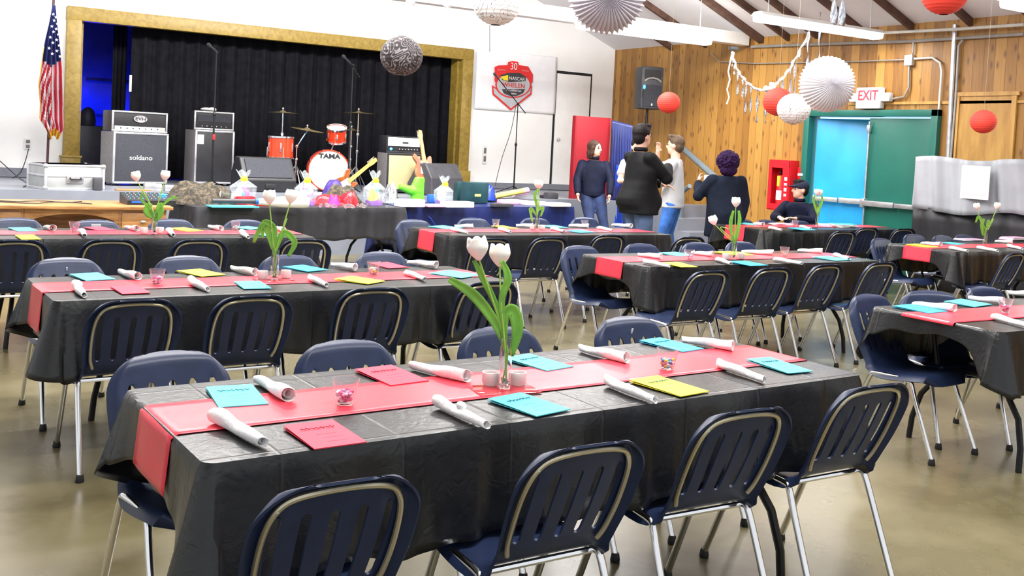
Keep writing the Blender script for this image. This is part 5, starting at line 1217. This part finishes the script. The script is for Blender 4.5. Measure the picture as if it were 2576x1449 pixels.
prize(3.93, 10.92, R(5), 'B1', 'folding table under the black plastic cloth holding gift bags', 'cloth_black', 'sagging black plastic cloth over the gift bag table before the stage', .36, .3, 2.5)
prize(6.62, 11.42, R(6.5), 'B2', 'folding table under the dark blue cloth beside the stage', 'navy_cloth', 'dark blue plastic cloth over the prize table right of the black one', .62, .5, 2.75)
for i, (px, dx_) in enumerate(((1027, -.03), (1062, .16), (1130, .14))):
    a, b_ = P(px, 528, 10.88+i*.08), P(px+dx_*220, 572, 10.86+i*.08)
    tag(MB().tube([a, a.lerp(b_, .5)+V((0, -.02, 0)), b_], [.012, .02, .012], 8, sx=2).build('blue_ribbon', 'blue_cloth'), 'bright blue plastic strip, %s of three on the dark blue cloth' % ('left', 'middle', 'right')[i], 'ribbon', 'blue strips on the dark blue cloth')
ZP = ZS+.004
def on(px, py, z=ZP): return onz(px, py, z)
def giftbag(px, py, hpx, label, tagc='yellow', content=0, wr=.12):
    c = on(px, py); dep = (c-CAMP).dot(_F); h = hpx*dep/FPX; t = empty('gift_bag', (c.x, c.y, ZP), label, 'gift bag')
    MB().lathe([(wr*.75, .0), (wr*.8, .05), (wr*.78, .055)], n=20).build('tissue_base', 'purple', t)
    rnd = random.Random(px); mats = [['white_plastic', 'menu_yellow', 'foam_pink', 'menu_cyan'], ['white_plastic', 'foam_pink', 'menu_cyan', 'pink_plastic'], ['menu_yellow', 'white_plastic', 'foam_yellow', 'menu_cyan']][content % 3]
    m_ = MB()
    for k in range(9): a = rnd.uniform(0, 6.28); rr = rnd.uniform(.01, wr*.45); m_.cur = k % 4; m_.ell((rr*cos(a), rr*sin(a), rnd.uniform(.08, h*.5)), (.035, .035, .045), n=10, m=7)
    m_.cur = 0; m_.box((-wr*.35, -wr*.35, h*.28), (.08, .06, h*.34), bev=.02)
    m_.build('gift_items', mats, t)
    def f(u, v):
        a = u*2*pi
        r = wr*(.82+.25*sin(min(1, v*1.6)*pi)*.5) if v < .5 else wr*(.95-1.62*(v-.5)/.26*.5) if v < .76 else wr*(.14+1.6*(v-.76))
        r = max(.012, r)*(1+.12*sin(a*7+v*6)*min(1, v*2)); return (r*cos(a), r*sin(a), h*v*(1+.05*sin(a*5)*(v > .8)))
    MB().grid(f, 56, 26).build('cellophane_wrap', 'cellophane', t, ang=80)
    MB().ell((0, -wr*.25, h*.72), (.042, .02, .048)).build('bow_tag', tagc, t)
    return t
giftbag(610, 508, 78, 'cellophane gift bag with yellow tag, leftmost, before the wide black monitor', content=1, wr=.15)
giftbag(768, 516, 84, 'cellophane gift bag with yellow tag and purple base below the bass drum', content=1, wr=.13)
giftbag(940, 516, 84, 'cellophane gift bag holding a white bottle, yellow tag, right end of black cloth', content=2, wr=.13)
giftbag(1115, 515, 70, 'cellophane gift bag with yellow tag on the dark blue cloth table', content=0, wr=.125)
def lump(px, py, d, nm, m_, label, rz=0, bev=.02, z=ZP, cat=None, dy=0):
    c = on(px, py, z); return tag(MB().box((c.x, c.y+dy, z+d[2]/2), d, rz=rz, bev=bev).build(nm, m_), label, cat or nm.replace('_', ' '))
def bot(px, py, r, h, nm, m_, label):
    c = on(px, py); t = empty(nm, (c.x, c.y, ZP), label, nm.replace('_', ' ')); MB().lathe([(r*.9, 0), (r, .01), (r, h*.6), (r*.35, h*.78), (r*.35, h)], n=16).build('container', m_, t); MB().lathe([(r*.4, h), (r*.4, h+.02)], n=12).build('lid', 'white_plastic', t); return t
c = on(585, 521); tag(MB().box((c.x, c.y, ZP+.008), (.5, .22, .014), rz=.05, bev=.003).build('teal_folder', 'menu_cyan'), 'flat teal folder at the left front of the black cloth table', 'folder')
c = on(745, 512, ZP+.05); t = empty('toy_bat', (c.x-.15, c.y, ZP+.066), 'white baseball bat shaped roll with dark grip lying above the black cloth', 'bat')
MB().tube([(-.75, 0, 0), (-.35, 0, .0), (-.28, 0, .0)], [.024, .024, .03], 12).build('dark_grip', 'charcoal', t); MB().tube([(-.28, 0, 0), (0, 0, 0), (.2, 0, 0), (.28, 0, 0)], [.03, .06, .065, .06], 16).build('white_barrel', 'white_plastic', t)
MB().tube([(-.30, 0, 0), (-.27, 0, 0)], .033, 12).build('blue_band', 'logo_blue', t)
lump(560, 512, (.16, .12, .11), 'red_toy', 'lantern_red', 'orange red toy beside the camouflage coat', .3, .04)
lump(615, 516, (.22, .14, .1), 'red_bag', 'red_vinyl', 'small red black bag under the dark bat grip', .1, .04)
lump(650, 517, (.26, .12, .05), 'red_box', 'lantern_red', 'flat orange red box under the white bat', -.2, .015)
heap(5.02-.62, 10.9, ZP, .07, .07, .1, 2, 'pink_bag', 'pink_plastic', 'crumpled hot pink bag behind the white bat', 'bag')
c = on(832, 516); heap(c.x, c.y+.08, ZP, .24, .1, .115, 5, 'red_cushion', 'red_vinyl', 'long shiny red bag lying on the black cloth table', 'bag', lump=.1)
c = on(878, 517); heap(c.x+.02, c.y+.05, ZP, .12, .1, .15, 6, 'red_ball_bag', 'red_vinyl', 'round shiny red bag right of the long red one', 'bag', lump=.1)
c = on(862, 500); heap(c.x, c.y+.3, ZP, .17, .12,   .22, 8, 'purple_bag', 'deep_purple', 'deep purple bag in front of the guitar neck', 'bag', lump=.08)
lump(565, 515, (.12, .1, .16), 'glass_jar', 'glass', 'clear jar left of the first gift bag', 0, .02)
lump(590, 514, (.14, .1, .12), 'white_mug', 'white_plastic', 'white mug beside the first gift bag', 0, .04)
def foilrow():
    m_ = MB(); rnd = random.Random(4)
    for k in range(26): c = on(rnd.uniform(800, 925), rnd.uniform(517, 524)); m_.ell((c.x, c.y, ZP+.015), (.028, .018, .02), Matrix.Rotation(rnd.uniform(0, 3), 3, 'Z'), 8, 5)
    tag(m_.build('plastic_wrappers', 'clear_plastic'), 'scatter of shiny clear plastic wrappers on the front of the black cloth', 'wrapper', kind='stuff')
foilrow()
c = on(985, 512); heap(c.x, c.y+.05, ZP, .12, .12, .17, 12, 'zebra_bag', 'streamer', 'black and silver crinkled bag beside the white box', 'bag', lump=.6)
lump(1030, 520, (.34, .16, .09), 'white_box', 'lantern_grey', 'pale grey box at the corner of the dark blue cloth', .08, .008)
lump(1150, 521, (.40, .16, .07), 'white_box', 'white_paper', 'low white box on the front edge of the dark blue cloth', .08, .008)
lump(1095, 520, (.3, .16, .03), 'pink_folder', 'foam_pink', 'flat pink and green folder between the two white boxes', .08, .004)
c = on(1058, 515); t = empty('green_boot', (c.x, c.y+.1, ZP), 'bright lime green plastic boot shaped planter on the dark blue cloth', 'planter')
MB().loft([(.0, 0, 0, .09, .07), (0, 0, .12, .085, .065), (.0, 0, .24, .085, .06), (.02, 0, .32, .07, .055), (.02, 0, .34, .06, .05)]).tube([(-.26, 0, .22), (-.1, 0, .17), (.02, 0, .16)], [.035, .06, .07], 14).build('boot_shell', 'green_plastic', t, mods=[('REMESH', dict(mode='VOXEL', voxel_size=.012)), ('SMOOTH', dict(iterations=4))])
lump(1200, 512, (.34, .18, .28), 'plaid_bag', 'bag_green', 'dark green and navy plaid bag standing on the blue cloth table', .1, .02, dy=.08)
c = on(1200, 512); bo = bpy.data.objects['plaid_bag']; MB().box((c.x, c.y-.012, ZP+.11), (.1, .003, .035), rz=.1, bev=.001).build('pale_emblem', 'foam_yellow', bo)
lump(1168, 508, (.16, .14, .27), 'green_bag', 'bag_green', 'narrow dark green bag left of the plaid bag', -.1, .02, dy=.12)
c = on(1240, 505); heap(c.x, c.y+.1, ZP, .1, .1, .2, 14, 'blue_bag', 'blue_cloth', 'bright blue bag with looped handle right of the plaid bag', 'bag', lump=.2)
a, b_ = on(1245, 494, ZP+.06), on(1328, 478, ZP+.16); t = empty('foam_roll', a, 'yellow foam roll with pink end lying across the blue cloth table', 'foam roll')
MB().tube([V((0, 0, 0)), (b_-a)*.86], .04, 16).build('yellow_roll', 'foam_yellow', t); MB().tube([(b_-a)*.86, (b_-a)*1.0], .042, 16).build('pink_end', 'foam_pink', t)
a, b_ = on(1290, 486, ZP+.10), on(1322, 483, ZP+.10); tag(MB().tube([a, b_], .05, 14).build('foam_roll', 'foam_pink'), 'short pink foam roll behind the yellow one', 'foam roll')
lump(1290, 512, (.4, .24, .05), 'magazine_stack', 'foam_pink', 'stack of pink and grey magazines below the yellow foam roll', .3, .008)
lump(1345, 516, (.34, .2, .05), 'magazine_stack', 'white_paper', 'white papers around the far tulip vase on the blue cloth', -.2, .008)
lump(1398, 519, (.34, .26, .05), 'white_tray', 'white_plastic', 'white oval tray at the right end of the blue cloth table', .1, .02)
lump(1385, 505, (.2, .15, .13), 'dark_bag', 'charcoal', 'small dark bag behind the white tray', .1, .04)
lump(1262, 520, (.3, .12, .04), 'dark_binder', 'charcoal', 'dark binder in front of the magazines', .1, .006)
lump(1085, 508, (.1, .08, .1), 'blue_box', 'logo_blue', 'small blue box between the green boot and gift bag', 0, .01)

# ---------------------------------------------------------------- red and blue screens, stair rail, wall loudspeaker
z1 = PH+1.27
a, b_ = P(1443, 400, 12.55).x, P(1524, 400, 12.55).x
tag(MB().box(((a+b_)/2, 12.55, PH+.635), (b_-a, .06, 1.27), bev=.004).box((a-.015, 12.55, PH+.635), (.03, .08, 1.27)).box((b_+.015, 12.55, PH+.635), (.03, .08, 1.27)).build('red_screen', ['red_panel']), 'tall flat red screen standing on the stage edge', 'screen')
a2 = P(1527, 400, 12.5).x; b2 = P(1584, 400, 12.2).x
def drape(u, v):
    x = a2+.02+(b2-a2)*u; y = 12.47-.25*u; k = 1-v
    sw = .05*sin(u*24+5*k*u)*k+.03*sin(u*41)*k*k; return (x+.02*sin(k*9+u*7)*k, y-abs(sw)-.02-.05*k, PH+.0+1.24*v-.07*u*v)
tag(MB().grid(drape, 90, 30).build('blue_screen_drape', 'navy_cloth', mods=[('SOLIDIFY', dict(thickness=.004))], ang=80), 'dark blue plastic drape hanging over the side of the red screen', 'drape')
tag(MB().grid(lambda u, v: (a2+.06+(b2-a2)*1.0*u, 12.33-.25*u-.02*sin(u*18+v*6), .30+(PH+.55-.30)*v), 60, 20).build('blue_skirt', 'blue_cloth', mods=[('SOLIDIFY', dict(thickness=.004))], ang=80), 'bright blue plastic sheet hanging down below the dark blue drape', 'drape')
# steps and rail at the right end of the platform
stp = MB()
for k in range(4): stp.box((10.95+.0, PE-.14-.28*k, (PH-.19*(k+1)+.19)/2-.02), (1.1, .28, PH-.19*(k)-.02 if False else max(.1, PH-.19*(k+1)+.15)))
struct(stp.build('trim_40', 'stage_grey', smooth=False))
ra, rb = onX(1712, 368, 10.35), onX(1800, 447, 10.35)
t = empty('stair_handrail', (10.35, 12.0, 0), 'thick grey sloping handrail beside the stage steps', 'handrail'); o0 = V(t.location)
ra = P(1705, 362, 12.9); rb = P(1800, 447, 11.2)
MB().tube([ra-o0, rb-o0], .05, 14).build('rail', 'rail_grey', t)
pp = P(1716, 480, 11.9); MB().box((pp.x-o0.x, pp.y-o0.y, pp.z/2), (.07, .07, pp.z), bev=.01).build('post', 'rail_grey', t)
MB().tube([(pp.x-o0.x, pp.y-o0.y, pp.z-.03), P(1735, 468, 11.6)-o0], .035, 10).build('lower_rail', 'rail_grey', t)
sY = 12.9
c = P(1633, 222, sY); t = empty('loudspeaker', (c.x, c.y, c.z), 'black loudspeaker with blue light on a pole near the room corner', 'loudspeaker', -.35)
hh = (P(1633, 168, sY).z-P(1633, 274, sY).z)/2; ww = .19
MB().box((0, .02, 0), (2*ww, .34, 2*hh), bev=.035).build('cabinet_box', 'charcoal', t)
MB().lathe([(.001, -.0), (.15, -.004), (.165, .006), (.165, .0)], (0, -.155, -hh*.33), 32, Matrix.Rotation(pi/2, 3, 'X')).box((0, -.158, -hh*.38), (.30, .018, hh*1.02), bev=.03).build('woofer_grille', 'grille', t)
hm = MB(); hm.prism([(-.14, -.155, hh*.42), (.14, -.155, hh*.42), (.14, -.155, hh*.85), (-.14, -.155, hh*.85)], (0, .004, 0)); hm.build('horn_recess', 'rubber', t, smooth=False)
MB().tube([(-.14, -.16, hh*.30), (-.08, -.165, hh*.42), (0, -.167, hh*.46), (.08, -.165, hh*.42), (.14, -.16, hh*.30)], .016, 8).build('horn_lip', 'conduit', t)
MB().ell((-.14, -.165, hh*.02), (.02, .01, .035)).build('blue_light', 'led_blue', t); MB().ell((.0, -.172, -hh*.8), (.012, .006, .02)).build('white_badge', 'white_plastic', t)
st = empty('speaker_stand', (c.x, c.y+.02, PH), 'thin black pole stand holding the loudspeaker near the corner', 'speaker stand')
MB().tube([(0, 0, .05), (0, 0, c.z-PH-hh+.0)], .022, 10).build('pole', 'black_metal', st)
for k in range(3): a = k*2*pi/3; MB().tube([(0, 0, .55), (.38*cos(a), .38*sin(a), .01)], .014, 6).build('leg', 'black_metal', st)

# ---------------------------------------------------------------- flag
fy = 14.2; f0 = P(118, 430, fy); f1 = P(135, -6, fy)
t = empty('flag_on_pole', (f0.x, fy, PH), 'furled national flag with gold fringe on a dark pole beside the stage', 'flag'); o0 = V(t.location)
MB().tube([(0, 0, .02), (f1.x-f0.x, 0, f1.z-PH)], .016, 10).build('pole', 'pole_wood', t); MB().lathe([(.001, 0), (.16, 0), (.15, .03), (.04, .07), (.02, .14)], n=28).build('pole_base', 'gold', t)
rows_ = [(14, 131, 139), (60, 122, 143), (100, 112, 148), (140, 104, 152), (180, 99, 155), (215, 94, 156), (260, 98, 157), (300, 97, 158), (322, 112, 158), (345, 122, 146)]
def fedge(v):
    k = v*(len(rows_)-1); i = min(int(k), len(rows_)-2); r_ = k-i; return [rows_[i][j]+(rows_[i+1][j]-rows_[i][j])*r_ for j in range(3)]
nu, nv = 72, 48; vs = []; fs = []; mi = []
for j in range(nv+1):
    y, xa, xb = fedge(j/nv)
    for i in range(nu+1):
        u = i/nu; p = P(xa+(xb-xa)*u, y+(6 if j > nv*.7 else 0)*sin(u*9), fy); amp_ = min(1, j/nv*2.5)*.05
        vs.append((p.x-o0.x, -.03-.05*sin(u*13+j*.05)*amp_*14*.3-amp_*sin(u*27+1), p.z-o0.z))
for j in range(nv):
    for i in range(nu):
        fs.append((j*(nu+1)+i, j*(nu+1)+i+1, (j+1)*(nu+1)+i+1, (j+1)*(nu+1)+i)); v = j/nv; u = i/nu
        if u < .05 and v > .25 or v > .90 and u < .98: mi.append(3)
        elif v < .40-.1*abs(u-.5): mi.append(2)
        elif u < .48: mi.append(0 if int((v*1.0+u*.75)*16) % 2 else 1)
        else: mi.append(0 if int((u-.48)*9.6+v*.6) % 2 == 0 else 1)
m_ = MB(); m_.v = vs; m_.f = fs; m_.mi = mi; m_.build('flag_cloth', ['flag_red', 'flag_white', 'flag_blue', 'gold'], t, ang=80)
for k in range(16):
    v = .06+.02*k; y, xa, xb = fedge(v*.95); u = (.3, .75, .5, .9)[k % 4]; p = P(xa+(xb-xa)*u, y, fy); c = V((p.x-o0.x, -.12, p.z-o0.z)); pts = []
    for q_ in range(10): a = pi/2+q_*pi/5; r_ = .022 if q_ % 2 == 0 else .009; pts.append(c+V((r_*cos(a), 0, r_*sin(a))))
    MB().prism(pts, (0, .004, 0)).build('star', 'flag_white', t, smooth=False)

# ---------------------------------------------------------------- people
def hand(mb, wr, d, nrm, s=1.0, curl=.5, side=1):
    d = V(d).normalized(); nrm = V(nrm); nrm = (nrm-d*nrm.dot(d)).normalized(); sd = d.cross(nrm).normalized()*side
    L = .092*s; pc = wr+d*L*.55
    q = Matrix((sd, nrm, d)).transposed()
    mb.ell(pc, (.038*s, .016*s, .052*s), q, 12, 8); mb.tube([wr-d*.02, wr+d*.02], [.026*s, .027*s], 10)
    for k, (ox, ln) in enumerate(((.028, .068), (.0095, .076), (-.0095, .070), (-.027, .056))):
        p0 = wr+d*L+sd*ox*s; p = p0; dd = d.copy(); pts = [p0-d*.02]; pts.append(p0)
        for seg in range(3):
            a = curl*(.5+.35*seg); dd = (dd*cos(a)+nrm*sin(a)).normalized(); p = p+dd*ln*s*(.42, .32, .26)[seg]; pts.append(p)
        mb.tube(pts, [.0085*s]*3+[.008*s, .0065*s], 8); mb.ell(pts[-1], (.0068*s,)*3, n=8, m=6)
    b0 = wr+d*L*.25+sd*.028*s; td = (sd*.75+d*.75+nrm*.35).normalized(); mb.tube([b0, b0+td*.03*s, b0+(td+nrm*.25).normalized()*.062*s], [.012*s, .0105*s, .008*s], 8)
def ik(S, Hn, l1, l2, pole):
    S = V(S); Hn = V(Hn); d = Hn-S; L = min(d.length, (l1+l2)*.985); dn = d.normalized(); Hn = S+dn*L
    a = (l1*l1-l2*l2+L*L)/(2*L); h = math.sqrt(max(1e-6, l1*l1-a*a)); pl = V(pole); pl = (pl-dn*pl.dot(dn)).normalized(); return S+dn*a+pl*h, Hn
VR = [('REMESH', dict(mode='VOXEL', voxel_size=.009)), ('SMOOTH', dict(iterations=3))]
CRM = [('REMESH', dict(mode='VOXEL', voxel_size=.014)), ('SMOOTH', dict(iterations=5))]
def person(label, loc, face, H, top_m, leg_m, hair_fn, hd=(0, 0), hands=None, poles=((1, -.4, -.6), (-1, -.4, -.6)), w_=1.0, belly=1.0, hem=.47, sleeve=1.0, pelvis=None, chest=None, feet=None, knees=None, sit=False, sole=True, bulk=1.0):
    rz = -math.atan2(face[0], face[1]); t = empty('person', loc, label, 'person', rz)
    pel = V(pelvis) if pelvis else V((0, 0, .52*H)); ch = V(chest) if chest else V((0, .0, .75*H))
    up = (ch-pel).normalized(); nk = ch+up*.082*H; hc = nk+V((0, .015, .080*H))+V((0, hd[1]*.05, 0))
    sh = [ch+up*.040*H+V((s_*.098*H*w_, 0, 0)) for s_ in (1, -1)]
    hands = hands or ((.17*H, .03, .46*H), (-.17*H, .03, .46*H)); arms = []
    for i in (0, 1):
        e, hh_ = ik(sh[i], hands[i], .165*H, .145*H, poles[i]); arms.append((sh[i], e, hh_))
    hips = [pel+V((s_*.052*H*w_, 0, -.01*H)) for s_ in (1, -1)]
    feet = feet or ((.09, .0, 0), (-.09, .05, 0)); legs = []
    for i in (0, 1):
        an = V(feet[i])+V((0, -.02, .05*H)); k, an2 = ik(hips[i], an, (.245 if sit or pelvis else .230)*H, (.235 if sit or pelvis else .226)*H, knees[i] if knees else (0, 1, 0)); legs.append((hips[i], k, an2))
    b = MB()
    def lo(c0, c1, rads):
        n = len(rads); P_ = [c0.lerp(c1, i/(n-1)) for i in range(n)]; b_secs = [(p.x, p.y, p.z, r0*H, r1*H) for p, (r0, r1) in zip(P_, rads)]; return b_secs
    b.loft(lo(pel+V((0, 0, -.04*H)), nk-V((0, 0, .01*H)), [(.06, .05), (.088, .058), (.082, .055), (.078, .05), (.082, .050), (.080, .042), (.038, .030)]))
    b.tube([nk-V((0, 0, .04*H)), hc-V((0, .005, .02))], [.036*H, .031*H], 14)
    yaw = hd[0]; q = Matrix.Rotation(yaw, 3, 'Z')@Matrix.Rotation(-hd[1], 3, 'X'); hs = H*1.04
    def hp(x, y, z): return hc+q@V((x*hs, y*hs, z*hs))
    b.ell(hp(0, -.004, .012), (.044*hs, .055*hs, .056*hs), q); b.ell(hp(0, .016, -.022), (.034*hs, .037*hs, .042*hs), q); b.ell(hp(0, .034, -.044), (.018*hs, .015*hs, .013*hs), q)
    b.ell(hp(0, .038, .016), (.030*hs, .014*hs, .012*hs), q, 12, 8)
    b.ell(hp(0, .054, -.006), (.0085*hs, .014*hs, .014*hs), q, 10, 7); b.ell(hp(0, .050, .006), (.006*hs, .010*hs, .018*hs), q, 10, 7)
    for s_ in (1, -1): b.ell(hp(s_*.044, -.004, -.002), (.006*hs, .012*hs, .018*hs), q, 10, 7)
    for i in (0, 1):
        S, e, h_ = arms[i]; b.tube([S, S.lerp(e, .5), e, e.lerp(h_, .4), h_], [.034*H*.8, .026*H, .022*H, .022*H, .0155*H], 12); b.ell(e, (.023*H,)*3, n=12, m=8); b.ell(S, (.03*H,)*3, n=12, m=8)
        d = (h_-e).normalized(); nrm = V((-(1, -1)[i], .2, 0)) if abs(d.z) > .7 else V((0, 0, -1)) if not sit else V((0, 0, -1)); hand(b, h_, d, nrm, H/1.8, .55, (1, -1)[i])
        Hh, k, an = legs[i]; b.tube([Hh, Hh.lerp(k, .5), k, k.lerp(an, .35), an], [.05*H, .042*H, .031*H, .031*H, .019*H], 12); b.tube([an, V((an.x, an.y+.02, .04))], [.02*H, .02*H], 10); b.ell(k, (.031*H,)*3, n=12, m=8)
    bake(b.build('body', 'skin', t, mods=VR), ang=180)
    f = MB()
    for s_ in (1, -1): f.ell(hp(s_*.0165, .0475, .008), (.0068*hs, .004*hs, .0045*hs), q, 8, 6)
    f.build('eyes', 'eye', t); MB().ell(hp(0, .049, -.028), (.013*hs, .005*hs, .0035*hs), q, 10, 6).build('mouth', 'lip', t)
    MB().box(hp(.0165, .046, .0195), (.02*hs, .008*hs, .0035*hs), rz=yaw).box(hp(-.0165, .046, .0195), (.02*hs, .008*hs, .0035*hs), rz=yaw).build('eyebrows', 'hair_black', t)
    # top
    g = MB(); bot_z = hem*H; k_ = belly; bw = w_*bulk
    c0 = pel+V((0, 0, bot_z-pel.z)) if not sit else pel-V((0, 0, .02)); c1 = nk-V((0, 0, .012*H)); N_ = 9
    kk = 1+.45*(k_-1); rad = [(.109, .080*kk), (.106, .080*kk), (.102, .079*k_), (.101, .080*k_), (.102, .075*kk), (.106, .070), (.112, .064), (.100, .058), (.050, .048)]
    pts = []
    for i in range(N_):
        u = i/(N_-1); p = (c0.lerp(pel, min(1, u*3)) if u < .333 and not sit else pel.lerp(c1, (u-.333)/.667 if not sit else u)); pts.append((p.x, p.y+.01*k_, p.z, rad[i][0]*H*bw, rad[i][1]*H*bulk))
    g.loft(pts, 28)
    for i in (0, 1):
        S, e, h_ = arms[i]; S2 = S+V((0, 0, -.005)); r0, r1, r2 = .038*H*bulk, .035*H*bulk, .026*H*bulk
        if sleeve >= 1: g.tube([S2, S2.lerp(e, .5), e, e.lerp(h_, .5), e.lerp(h_, .97)], [r0, r1*1.05, r1, r1*.92, r2], 14); g.ell(e, (r1*1.0,)*3, n=12, m=8)
        else: g.tube([S2, S2.lerp(e, sleeve)], [r0, r1*1.15], 14)
        g.ell(S2, (r0, r0, r0*.9), n=12, m=8)
    bake(g.build('top_garment', top_m, t, mods=CRM), ang=180)
    if sleeve >= 1: MB().lathe([(.040*H, -.012*H), (.044*H, .0), (.039*H, .014*H)], (nk.x, nk.y+.004, nk.z+.004*H), 20, cap=False).build('collar', top_m, t, mods=[('SOLIDIFY', dict(thickness=.008))])
    l = MB(); l.loft([(pel.x, pel.y, pel.z-.045*H, .080*H*w_, .056*H), (pel.x, pel.y, pel.z, .088*H*w_, .060*H), (pel.x, pel.y, pel.z+.05*H, .08*H*w_, .052*H)])
    for i in (0, 1):
        Hh, k, an = legs[i]; l.tube([Hh+V((0, 0, .0)), Hh.lerp(k, .5), k, k.lerp(an, .5), an-V((0, 0, .015))], [.060*H*w_**.5, .053*H*w_**.5, .040*H, .038*H, .035*H], 14); l.ell(k, (.040*H,)*3, n=12, m=8)
    bake(l.build('trousers', leg_m, t, mods=CRM), ang=180)
    for i in (0, 1):
        an = legs[i][2]; s_ = MB(); s_.ell((an.x, an.y+.055, .045), (.046, .13, .045), n=16, m=8).ell((an.x, an.y-.01, .06), (.042, .055, .06), n=16, m=8)
        o = s_.build('shoe', 'rubber', t)
        for v in o.data.vertices: v.co.z = max(v.co.z, .002)
    hair_fn(t, hp, q, hs)
    return t
def hair_short(m_, vol=1.0, back=1.0):
    def f(t, hp, q, hs):
        h = MB(); h.ell(hp(0, -.012, .026), (.048*hs*vol, .056*hs, .050*hs*vol), q); h.ell(hp(0, -.026*back, .0), (.043*hs, .038*hs, .048*hs), q); h.ell(hp(0, .022, .050), (.034*hs, .030*hs, .020*hs), q)
        for k in range(9): a = k*.7; h.ell(hp(.025*cos(a), .012+.03*sin(a), .066), (.013*hs,)*3, q, 8, 6)
        bake(h.build('hair', m_, t, mods=[('REMESH', dict(mode='VOXEL', voxel_size=.007)), ('SMOOTH', dict(iterations=2))]), ang=180)
    return f
def hair_long(m_):
    def f(t, hp, q, hs):
        h = MB(); h.ell(hp(0, -.012, .022), (.050*hs, .058*hs, .054*hs), q); h.ell(hp(0, -.034, -.03), (.046*hs, .032*hs, .06*hs), q)
        for s_ in (1, -1): h.tube([hp(s_*.036, .012, .045), hp(s_*.047, .010, .01), hp(s_*.048, .006, -.035), hp(s_*.042, .0, -.075)], [.015*hs, .018*hs, .018*hs, .010*hs], 10)
        h.tube([hp(0, -.03, -.03), hp(0, -.036, -.085)], [.042*hs, .03*hs], 14)
        bake(h.build('hair', m_, t, mods=[('REMESH', dict(mode='VOXEL', voxel_size=.008)), ('SMOOTH', dict(iterations=3))]), ang=180)
    return f
def hair_puff(m_):
    def f(t, hp, q, hs):
        h = MB(); h.ell(hp(0, -.010, .018), (.080*hs, .072*hs, .074*hs), q); h.ell(hp(0, -.030, -.045), (.066*hs, .045*hs, .05*hs), q); rr = random.Random(2)
        for k in range(150):
            th = rr.uniform(0, 6.28); ph = math.acos(rr.uniform(-.75, 1)); x, y, z = sin(ph)*cos(th), sin(ph)*sin(th), cos(ph)
            if y > .75: continue
            h.ell(hp(.078*x, -.010+.070*y, .016+.072*z), (.0105*hs,)*3, q, 7, 5)
        bake(h.build('curly_hair', m_, t, mods=[('REMESH', dict(mode='VOXEL', voxel_size=.006))]), ang=60)
    return f
def cap_fn(m_, hairm):
    def f(t, hp, q, hs):
        hair_short(hairm, .96)(t, hp, q, hs)
        c_ = MB(); c_.ell(hp(0, -.006, .030), (.050*hs, .061*hs, .046*hs), q); c_.ell(hp(0, .062, .028), (.036*hs, .036*hs, .006*hs), q); c_.ell(hp(0, -.006, .077), (.006*hs, .006*hs, .004*hs), q, 8, 6)
        c_.build('cap', m_, t)
    return f
rt = V((_RT.x, _RT.y, 0)).normalized(); fw = V((_F.x, _F.y, 0)).normalized()
# heavy man in a black jacket
person('large dark haired person in black jacket and jeans, side view, arms folded up', (7.30, 8.95, 0), (rt*.92+fw*.4)[:2], 1.88, 'black_jacket', 'jeans', hair_short('hair_black', 1.05), hd=(.25, 0), hands=((.06, .34, 1.40), (-.08, .36, 1.18)), poles=((.7, .1, -1), (-.7, .1, -1)), w_=1.18, belly=1.6, hem=.445, bulk=1.12)
person('slim person in grey t shirt and blue jeans facing left, hand at mouth', (8.62, 9.85, 0), (-rt*.95+fw*.35)[:2], 1.80, 'grey_shirt', 'jeans_blue', hair_short('hair_sandy'), hd=(-.15, 0), hands=((.02, .24, 1.56), (-.12, .30, 1.05)), poles=((.5, .2, -1), (-.7, .0, -1)), w_=.95, belly=1.0, hem=.47, sleeve=.75, bulk=1.05)
t = person('dark haired person with glasses behind the two standing talkers', (8.55, 10.55, 0), (rt*.35-fw*.9)[:2], 1.76, 'white_shirt', 'jeans_dark', hair_short('hair_black', 1.05), hd=(-.3, 0), hands=((.12, .30, 1.15), (-.12, .30, 1.15)), w_=1, sleeve=.7)
hc = V((0, .015, (.735+.095+.082)*1.76)); MB().tube([hc+V((.07, .085, .012)), hc+V((-.03, .10, .012))], .004, 6).build('glasses', 'black_plastic', t)
person('long brown haired person in navy zip jacket leaning on the stage edge', (8.72, 11.72, 0), (-fw*.95-rt*.05)[:2], 1.76, 'navy_jacket', 'jeans_dark', hair_long('hair_brown'), hd=(.95, 0), hands=((.22, .10, .86), (-.24, .08, .88)), poles=((1, -.6, .1), (-1, -.6, .1)), pelvis=(0, -.16, .90), chest=(0, -.20, 1.27), feet=((-.05, .30, 0), (-.26, .25, 0)), w_=1.0, hem=.49, bulk=1.02)
person('person with round purple curly hair in navy sweater seen from behind', (8.52, 8.80, 0), (fw*.95-rt*.15)[:2], 1.60, 'navy_sweater', 'jeans', hair_puff('hair_purple'), hands=((.23, .06, .74), (-.27, .22, 1.22)), poles=((1, -.3, -.3), (-.5, -.3, -1)), w_=1.12, belly=1.3, hem=.36, bulk=1.22)
c = P(1779, 452, 8.95); tag(MB().box((c.x, c.y, c.z+.01), (.07, .05, .09), bev=.012).build('paper_cup', 'white_paper'), 'small white paper cup held up by the purple haired person', 'cup')
person('seated person in black jacket and dark cap, forearms on the table', (10.30, 9.22, 0), (-fw*.75-rt*.55)[:2], 1.74, 'navy_jacket', 'jeans_dark', cap_fn('cap_navy', 'hair_black'), hd=(-.75, 0), hands=((.10, .50, .79), (-.10, .46, .79)), poles=((1, -.2, -.7), (-1, -.2, -.7)), pelvis=(0, -.06, .50), chest=(0, .04, .87), feet=((.12, .40, 0), (-.12, .38, 0)), knees=((0, 1, .6), (0, 1, .6)), w_=1.1, belly=1.25, sit=True, bulk=1.12)
